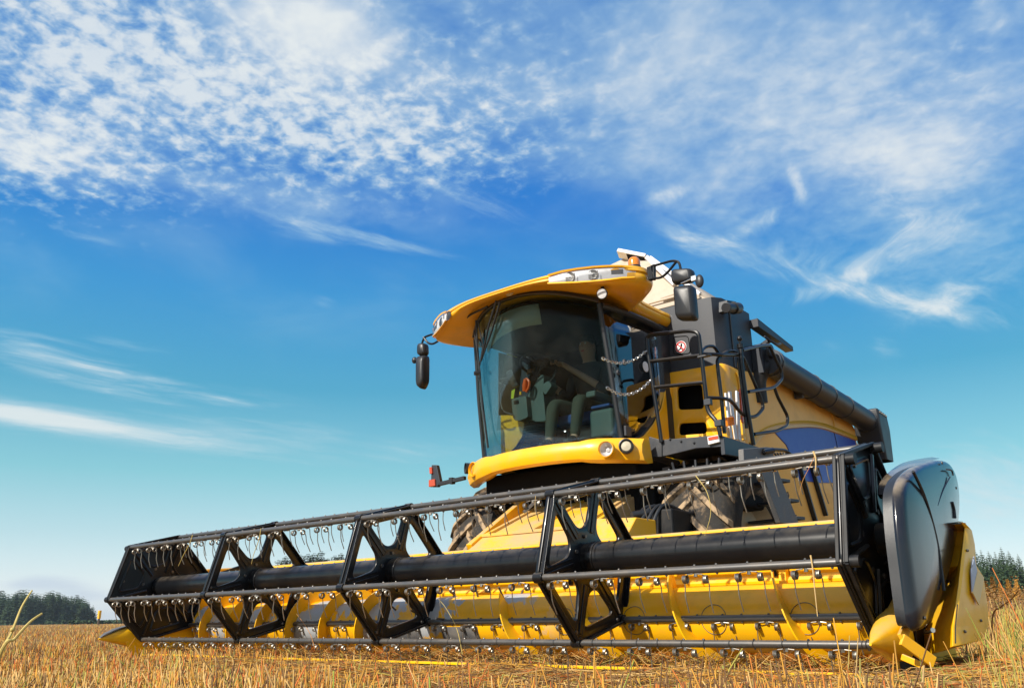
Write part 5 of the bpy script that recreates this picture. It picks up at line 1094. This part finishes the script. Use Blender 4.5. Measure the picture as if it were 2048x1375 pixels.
# single long stalks in the foreground
def at(px, py, t): return Vector(CAMP+ray(px, py)*t)
def stalk(name, pts, r, m_, label, cat='stalk'):
    b = MB(); P_ = spline(pts, 6); n = len(P_); b.tube(P_, [r*(1-.55*i/n) for i in range(n)], 7); return tag(b.build(name, m_), label, cat)
mat('stalk_tan', (.55, .42, .12), .6, dirt=(.30, .18, .06), dirt_amt=.5, dirt_scale=20); mat('stalk_rust', (.50, .22, .06), .6, dirt=(.25, .14, .05), dirt_amt=.5, dirt_scale=20)
def root_(p): q_ = Vector(p); q_.z = G; return q_
p0 = at(-40, 1420, 1.9); o = stalk('dry_stalk', [Vector((p0.x-.05, p0.y, G)), at(-6, 1330, 1.9), at(24, 1262, 1.95), at(44, 1212, 2.0), at(64, 1180, 2.05)], .0042, 'stalk_tan', 'taller of two long dry stalks rising at the left edge of the field')
b = MB(); b.sphere(at(25, 1258, 1.945), .0055, 10, 6); b.build('knot', 'stalk_tan', o)
p0 = at(-60, 1400, 1.8); stalk('dry_stalk', [Vector((p0.x-.05, p0.y, G)), at(-5, 1318, 1.8), at(30, 1276, 1.82), at(60, 1243, 1.85), at(84, 1226, 1.88)], .0045, 'stalk_tan', 'shorter of two long dry stalks at the left edge, bent over to the right')
o = scatter(320, -19, -7, 2.4, 4.2, 1.1, .08, .20, .0024, (30, 50, 6, 4, 6, 0, 4), .5, 'broken_stalks'); tag(o, 'thick broken straw stubs at the lower right of the field', 'stubble', kind='stuff')
o = scatter(700, -16, -6.5, 3.2, 6.5, 1.1, .06, .20, .0022, (4, 6, 0, 0, 20, 70, 0), .6, 'green_grass', .0002, .25); tag(o, 'fresh green grass tufts beside the right end of the header', 'grass', kind='stuff')
o = scatter(420, -11.5, -6.8, 2.9, 5.5, 1.1, .18, .36, .0022, (22, 22, 4, 8, 26, 18, 6), .42, 'tall_grass', .0002, .35); tag(o, 'tall green and yellow grass at the near right edge of the field', 'grass', kind='stuff')
p0 = at(1972, 1262, 5.2); stalk('dry_stalk', [Vector((p0.x, p0.y, G)), at(1985, 1235, 5.2), at(2003, 1212, 5.15), at(2022, 1198, 5.1), at(2039, 1178, 5.0)], .0062, 'stalk_rust', 'rust coloured stalk arching up to the right beside the yellow end shield')
for (ax_, ay, bx, by, t, lab, mm) in ((1705, 1400, 1716, 1275, 3.6, 'upright pale straw standing before the right end of the reel', 'straw_loose'), (1690, 1400, 1699, 1270, 3.7, 'upright straw just left of the pale one before the right end of the reel', 'stalk_tan'), (1838, 1420, 1848, 1330, 3.0, 'thick pale stub with a frayed top at the lower right', 'straw_loose')):
    stalk('dry_stalk', [root_(at(ax_, ay, t)), at((ax_+bx)/2+2, (ay+by)/2, t), at(bx, by, t)], .0035 if t > 3.2 else .006, mm, lab)
# straw wisps caught on the reel
def wisp_(pts, r, m_, lab): return stalk('straw_wisp', pts, r, m_, lab, 'straw')
def hb(k, px, dy_=0, off=-.03):
    """a point just in front of a reel bat at the given picture column"""
    y, z = hexp(k); p = ony(y+off, px, 0)
    d = ray(px, 1100); t = (y+off-CAMP[1])/d[1]; return Vector((CAMP[0]+d[0]*t, y+off, z+dy_))
wisp_([hb(0, 1620, .04), hb(0, 1621, -.02), hb(0, 1620, -.12), hb(0, 1619, -.25)], .0045, 'straw_loose', 'pale vertical straw hung over the front reel bat near its right end')
wisp_([hb(1, 1404, .0), hb(1, 1424, -.10), hb(1, 1428, -.22), hb(1, 1412, -.34)], .0028, 'stalk_tan', 'long yellow straw looped down from the top reel bat over the reel tube')
wisp_([hb(1, 1655, .03), hb(1, 1640, -.03), hb(1, 1622, -.10), hb(1, 1612, -.17)], .002, 'stalk_rust', 'thin rusty stem caught at the upper right corner of the reel')
wisp_([hb(1, 1652, .05), hb(1, 1655, .01), hb(1, 1652, -.05)], .006, 'straw_loose', 'short bunch of straw wedged at the right end of the top reel bat')
wisp_([hb(1, 382, .04), hb(1, 378, -.04), hb(1, 368, -.14), hb(1, 360, -.24)], .0045, 'stalk_tan', 'straw hanging from the top reel bat beside the left end plate')
wisp_([hb(1, 519, .02), hb(1, 516, -.08), hb(1, 508, -.2), hb(1, 505, -.28)], .004, 'stalk_tan', 'straw hanging from the top reel bat right of the first spider')
wisp_([hb(1, 1074, .0), hb(1, 1072, -.08), hb(1, 1076, -.18)], .002, 'straw_loose', 'fine pale stem dangling just left of the third reel spider')
wisp_([hb(5, 640, -.06), hb(5, 630, .05), hb(5, 612, .16), hb(5, 600, .22)], .003, 'stalk_rust', 'reddish stem leaning against the lower reel bat left of the second spider')
wisp_([hb(5, 925, -.08), hb(5, 915, .08), hb(5, 895, .22), hb(5, 878, .30)], .003, 'stalk_tan', 'curved straw leaning across the lower reel bats near the middle')
wisp_([onz(.20, 1435, 1345), onz(.22, 1470, 1322), onz(.26, 1495, 1311)], .012, 'stalk_tan', 'broad flat reed lying over the knife left of the right end')

# ================================================================== TREES
def leafmat(name, c, c2):
    mt = bpy.data.materials.new(name); mt.use_nodes = True; t = mt.node_tree; n = NX(t); b = t.nodes['Principled BSDF']
    g = t.nodes.new('ShaderNodeNewGeometry'); oi = t.nodes.new('ShaderNodeObjectInfo'); f = n.m('ADD', n.m('MULTIPLY', g.outputs['Random Per Island'], .7), n.m('MULTIPLY', oi.outputs['Random'], .3))
    t.links.new(n.mix(f, c, c2), b.inputs['Base Color']); b.inputs['Roughness'].default_value = .7; b.inputs['Specular IOR Level'].default_value = .2; MATS[name] = mt
leafmat('spruce_green', (.022, .050, .022), (.055, .085, .035)); leafmat('pine_green', (.035, .062, .022), (.085, .105, .04)); leafmat("birch_gold", (.46, .20, .03), (.30, .18, .035)); leafmat('shrub_rust', (.26, .11, .035), (.20, .13, .04))
mat('bark_brown', (.085, .06, .042), .9); mat('bark_white', (.55, .52, .48), .8, dirt=(.08, .07, .06), dirt_amt=.8, dirt_scale=8)
def conifer(h, r, nlev, nb, seed, lo=.06, pine=False, tuft=1.):
    rr = random.Random(seed); v, f = [], []
    def tri(a, b_, c_): o_ = len(v); v.extend([a, b_, c_]); f.append((o_, o_+1, o_+2))
    for i in range(nlev):
        t = i/(nlev-1); z = h*(lo+(1-lo)*t**.9); rad = r*(1-t)**.8*(.75+.4*rr.random())+.12*r*(1-t)+.05
        if pine: rad = r*(math.sin(math.pi*min(1, .18+.82*t))**.6)*(.6+.6*rr.random())
        for k in range(nb):
            a = 2*math.pi*(k+rr.random()*.8)/nb+i*1.1; L = rad*(.65+.45*rr.random()); dr = (-.28-.25*(1-t))*L if not pine else (.12-.25*rr.random())*L
            c, s = math.cos(a), math.sin(a)
            n = 5
            for j in range(n):
                u0, u1 = j/n, (j+1.25)/n; p0 = Vector((c*L*u0, s*L*u0, z+dr*u0**1.3)); p1 = Vector((c*L*u1, s*L*u1, z+dr*u1**1.3)); wd = (.18+.16*(1-u0))*L*.75*tuft*(.7+.6*rr.random())
                for sg_ in (-1, 1):
                    q_ = p0*.4+p1*.6+Vector((-s*wd*sg_, c*wd*sg_, -wd*(.25+.5*rr.random()) if not pine else wd*(rr.random()-.4))); tri(p0, p1, q_)
            if rr.random() < .5: p1 = Vector((c*L*.7, s*L*.7, z+dr*.7)); tri(p1, p1+Vector((c*L*.25, s*L*.25, -.3*L*tuft)), p1+Vector((-s*.12*L, c*.12*L, -.32*L*tuft)))
    return v, f
def trunk_mb(h, r, n=8, wob=.0, seed=0):
    rr = random.Random(seed); b = MB(); pts = [(rr.uniform(-wob, wob)*i, rr.uniform(-wob, wob)*i, h*i/5) for i in range(6)]; b.tube(pts, [r*(1-.85*i/5) for i in range(6)], n); return b
def tree_proto(name, label, cat, group, crown, crown_mat, tr, tr_mat):
    root = thing(name, label, cat, (0, 0, 0), group); tr.build('trunk', tr_mat, root); b = MB(); b.add(*crown); b.build('crown', crown_mat, root, sharp=180); return root
used = set()
def plant(proto, loc, sc, rz, label, group=None):
    """first use places the prototype, later uses copy it with its parts"""
    if proto.name not in used: used.add(proto.name); o = proto
    else:
        o = proto.copy(); C.objects.link(o)
        for ch in proto.children: c = ch.copy(); C.objects.link(c); c.parent = o
    o.location = loc; o.scale = (sc, sc, sc*random.uniform(.94, 1.06)); o.rotation_euler = (0, 0, rz); o['label'] = label
    if group: o['group'] = group
    return o
def far(px, dist): d = ray(px, 1235); d = d/math.hypot(d[0], d[1]); return Vector((CAMP[0]+d[0]*dist, CAMP[1]+d[1]*dist, G))
def hgt(px, py, dist):
    d = ray(px, py); return CAMP[2]+d[2]/math.hypot(d[0], d[1])*dist-G
GS = 'spruces of the wood behind the right end of the header'
pro = [tree_proto('spruce_tree', 'spruce', 'spruce', GS, conifer(14, 3.1, 34, 11, s, .02, False, 1.35), 'spruce_green', trunk_mb(13.5, .17), 'bark_brown') for s in (3, 8, 15)]
right = [(1958, 1104, 176, 'spruce whose tip shows just right of the yellow end shield'), (1972, 1090, 185, 'second spruce from the end shield, with a slender tall tip'), (1986, 1100, 178, 'third spruce from the end shield, a little lower than its neighbours'), (2001, 1090, 182, 'pointed spruce in the middle of the right hand wood'), (2014, 1099, 175, 'broad spruce right of the middle of the right hand wood'), (2028, 1086, 186, 'tallest spruce of the right hand wood, near the picture edge'), (2042, 1094, 178, 'spruce at the right edge of the picture')]
for i, (px, py, d_, lab) in enumerate(right): plant(pro[i % 3], far(px, d_), hgt(px, py, d_)/14, random.uniform(0, 6), lab, GS)
for px, py, d_ in ((1948, 1112, 196), (1965, 1108, 200), (1980, 1112, 196), (1994, 1108, 202), (2008, 1110, 198), (2021, 1110, 204), (2035, 1110, 200), (2049, 1106, 196), (2060, 1100, 180), (1940, 1125, 190)): plant(pro[random.randrange(3)], far(px, d_), hgt(px, py, d_)/14, random.uniform(0, 6), 'dark spruce filling the back row of the right hand wood', GS)
GP = 'pines rising behind the header beam'
prp = [tree_proto('pine_tree', 'pine', 'pine', GP, conifer(15, 2.9, 32, 10, s, .10, True, 1.5), 'pine_green', trunk_mb(14, .2), 'bark_brown') for s in (4, 9)]
mid = [(534, 1128, 205), (549, 1120, 210), (564, 1114, 205), (579, 1110, 212), (594, 1112, 205), (609, 1106, 205), (622, 1108, 210), (636, 1105, 204), (650, 1108, 211), (664, 1104, 206), (677, 1106, 210), (690, 1110, 205)]
for i, (px, py, d_) in enumerate(mid): plant(prp[i % 2], far(px, d_), hgt(px, py, d_)/15, random.uniform(0, 6), 'green pine whose top just shows over the yellow header beam', GP)
def birch(h, seed):
    rr = random.Random(seed); v, f = [], []
    for i in range(420):
        t = rr.random()**.8; z = h*(.38+.62*t); ra = h*.13*(1-t*.85)*(.25+rr.random()); a = rr.random()*6.28; c_ = Vector((math.cos(a)*ra, math.sin(a)*ra, z)); s_ = h*.026*(.6+rr.random()); d1 = Vector((rr.gauss(0, 1), rr.gauss(0, 1), rr.gauss(0, 1))).normalized()*s_; d2 = d1.orthogonal().normalized()*s_*.7; o_ = len(v); v.extend([c_-d1, c_+d2, c_+d1, c_-d2]); f.append((o_, o_+1, o_+2, o_+3))
    return v, f
GBr = 'young birches before the right hand wood'
prb = [tree_proto('birch_tree', 'birch', 'birch', GBr, birch(3.2, s), 'birch_gold', trunk_mb(3.0, .03, 6, .02, s), 'bark_white') for s in (2, 6)]
bl_ = [(1976, 1165, 75, 'young orange birch nearest the yellow end shield'), (1984, 1158, 72, 'slim orange birch second from the end shield'), (1999, 1148, 70, 'tallest orange birch in the gap of the right hand wood'), (2011, 1168, 76, 'low birch between the two taller golden ones'), (2029, 1157, 70, 'golden birch second tallest, near the right picture edge'), (2046, 1160, 72, 'birch cut by the right edge of the picture'), (2038, 1175, 80, 'small birch just left of the one at the picture edge')]
for i, (px, py, d_, lab) in enumerate(bl_): plant(prb[i % 2], far(px, d_), hgt(px, py, d_)/3.2, random.uniform(0, 6), lab, GBr)
v, f = [], []
for k in range(60):
    px = random.uniform(1955, 2062); p = far(px, random.uniform(60, 110)); h_ = random.uniform(.8, 2.2)
    for i in range(70):
        c_ = p+Vector((random.gauss(0, .45), random.gauss(0, .45), h_*random.random())); s_ = .07; d1 = Vector((random.gauss(0, 1), random.gauss(0, 1), random.gauss(0, 1))).normalized()*s_; d2 = d1.orthogonal().normalized()*s_*.7; o_ = len(v); v.extend([c_-d1, c_+d2, c_+d1, c_-d2]); f.append((o_, o_+1, o_+2, o_+3))
b = MB(); b.add(v, f); tag(b.build('undergrowth', 'shrub_rust', sharp=180), 'rust brown undergrowth at the foot of the birches on the right', 'undergrowth', kind='stuff')
# far wood on the left: reads as one mass
v, f = [], []; rr = random.Random(5)
for k in range(420):
    px = rr.uniform(-40, 186); d_ = rr.uniform(440, 500); e = max(0., (px-60)/126); py = 1179+4*math.sin(px*.11)+rr.uniform(-3, 9)+max(0, e)**2.2*24
    if rr.random() < .3: py += rr.uniform(5, 25)
    if px > 176: py += rr.uniform(0, 26)
    h_ = max(4, hgt(px, py, d_)); cv_, cf_ = conifer(h_, 2.7, 14, 7, k, .02, rr.random() < .25, 1.7); p = far(px, d_); o_ = len(v)
    v.extend([Vector(q_)+p for q_ in cv_]); f.extend([tuple(i+o_ for i in t) for t in cf_])
b = MB(); b.add(v, f); fo = tag(b.build('forest', 'spruce_green', sharp=180), 'dark conifer wood on the left horizon', 'forest', kind='stuff')
# small far things on the left
b = MB(); p = far(198, 160); b.cyl(p, p+Vector((0, 0, 1.0)), .22, .18, 8); pst = tag(b.build('marker_post', 'bark_brown'), 'small yellow topped post far off at the edge of the left wood', 'post'); b = MB(); b.box(p+Vector((0, 0, 1.65)), (.5, .4, 1.3)); b.build('yellow_top', 'yellow_paint', pst, bevel=.05)
v, f = [], []
for i in range(1500):
    px = rr.uniform(140, 300); p = far(px, rr.uniform(300, 310))+Vector((0, 0, rr.uniform(0, .9))); s_ = .5; d1 = Vector((rr.gauss(0, 1), rr.gauss(0, 1), rr.gauss(0, .6))).normalized()*s_; d2 = d1.orthogonal().normalized()*s_; o_ = len(v); v.extend([p-d1, p+d2, p+d1, p-d2]); f.append((o_, o_+1, o_+2, o_+3))
b = MB(); b.add(v, f); tag(b.build('hedge', 'spruce_green', sharp=180), 'low dark hedge line along the left horizon', 'hedge', kind='stuff')

# ================================================================== AIR
hm = bpy.data.materials.new('haze_air'); hm.use_nodes = True; t_ = hm.node_tree; t_.nodes.clear()
pv = t_.nodes.new('ShaderNodeVolumePrincipled'); pv.inputs['Color'].default_value = (.72, .84, .95, 1); pv.inputs['Density'].default_value = .00018; pv.inputs['Anisotropy'].default_value = .2
o_ = t_.nodes.new('ShaderNodeOutputMaterial'); t_.links.new(pv.outputs[0], o_.inputs['Volume']); MATS['haze_air'] = hm
b = MB(); b.span((-4300, -4300, -1.5), (4300, 4300, 42)); hz_ = b.build('haze', 'haze_air'); tag(hz_, 'thin pale autumn air over the whole field', 'haze', kind='stuff')
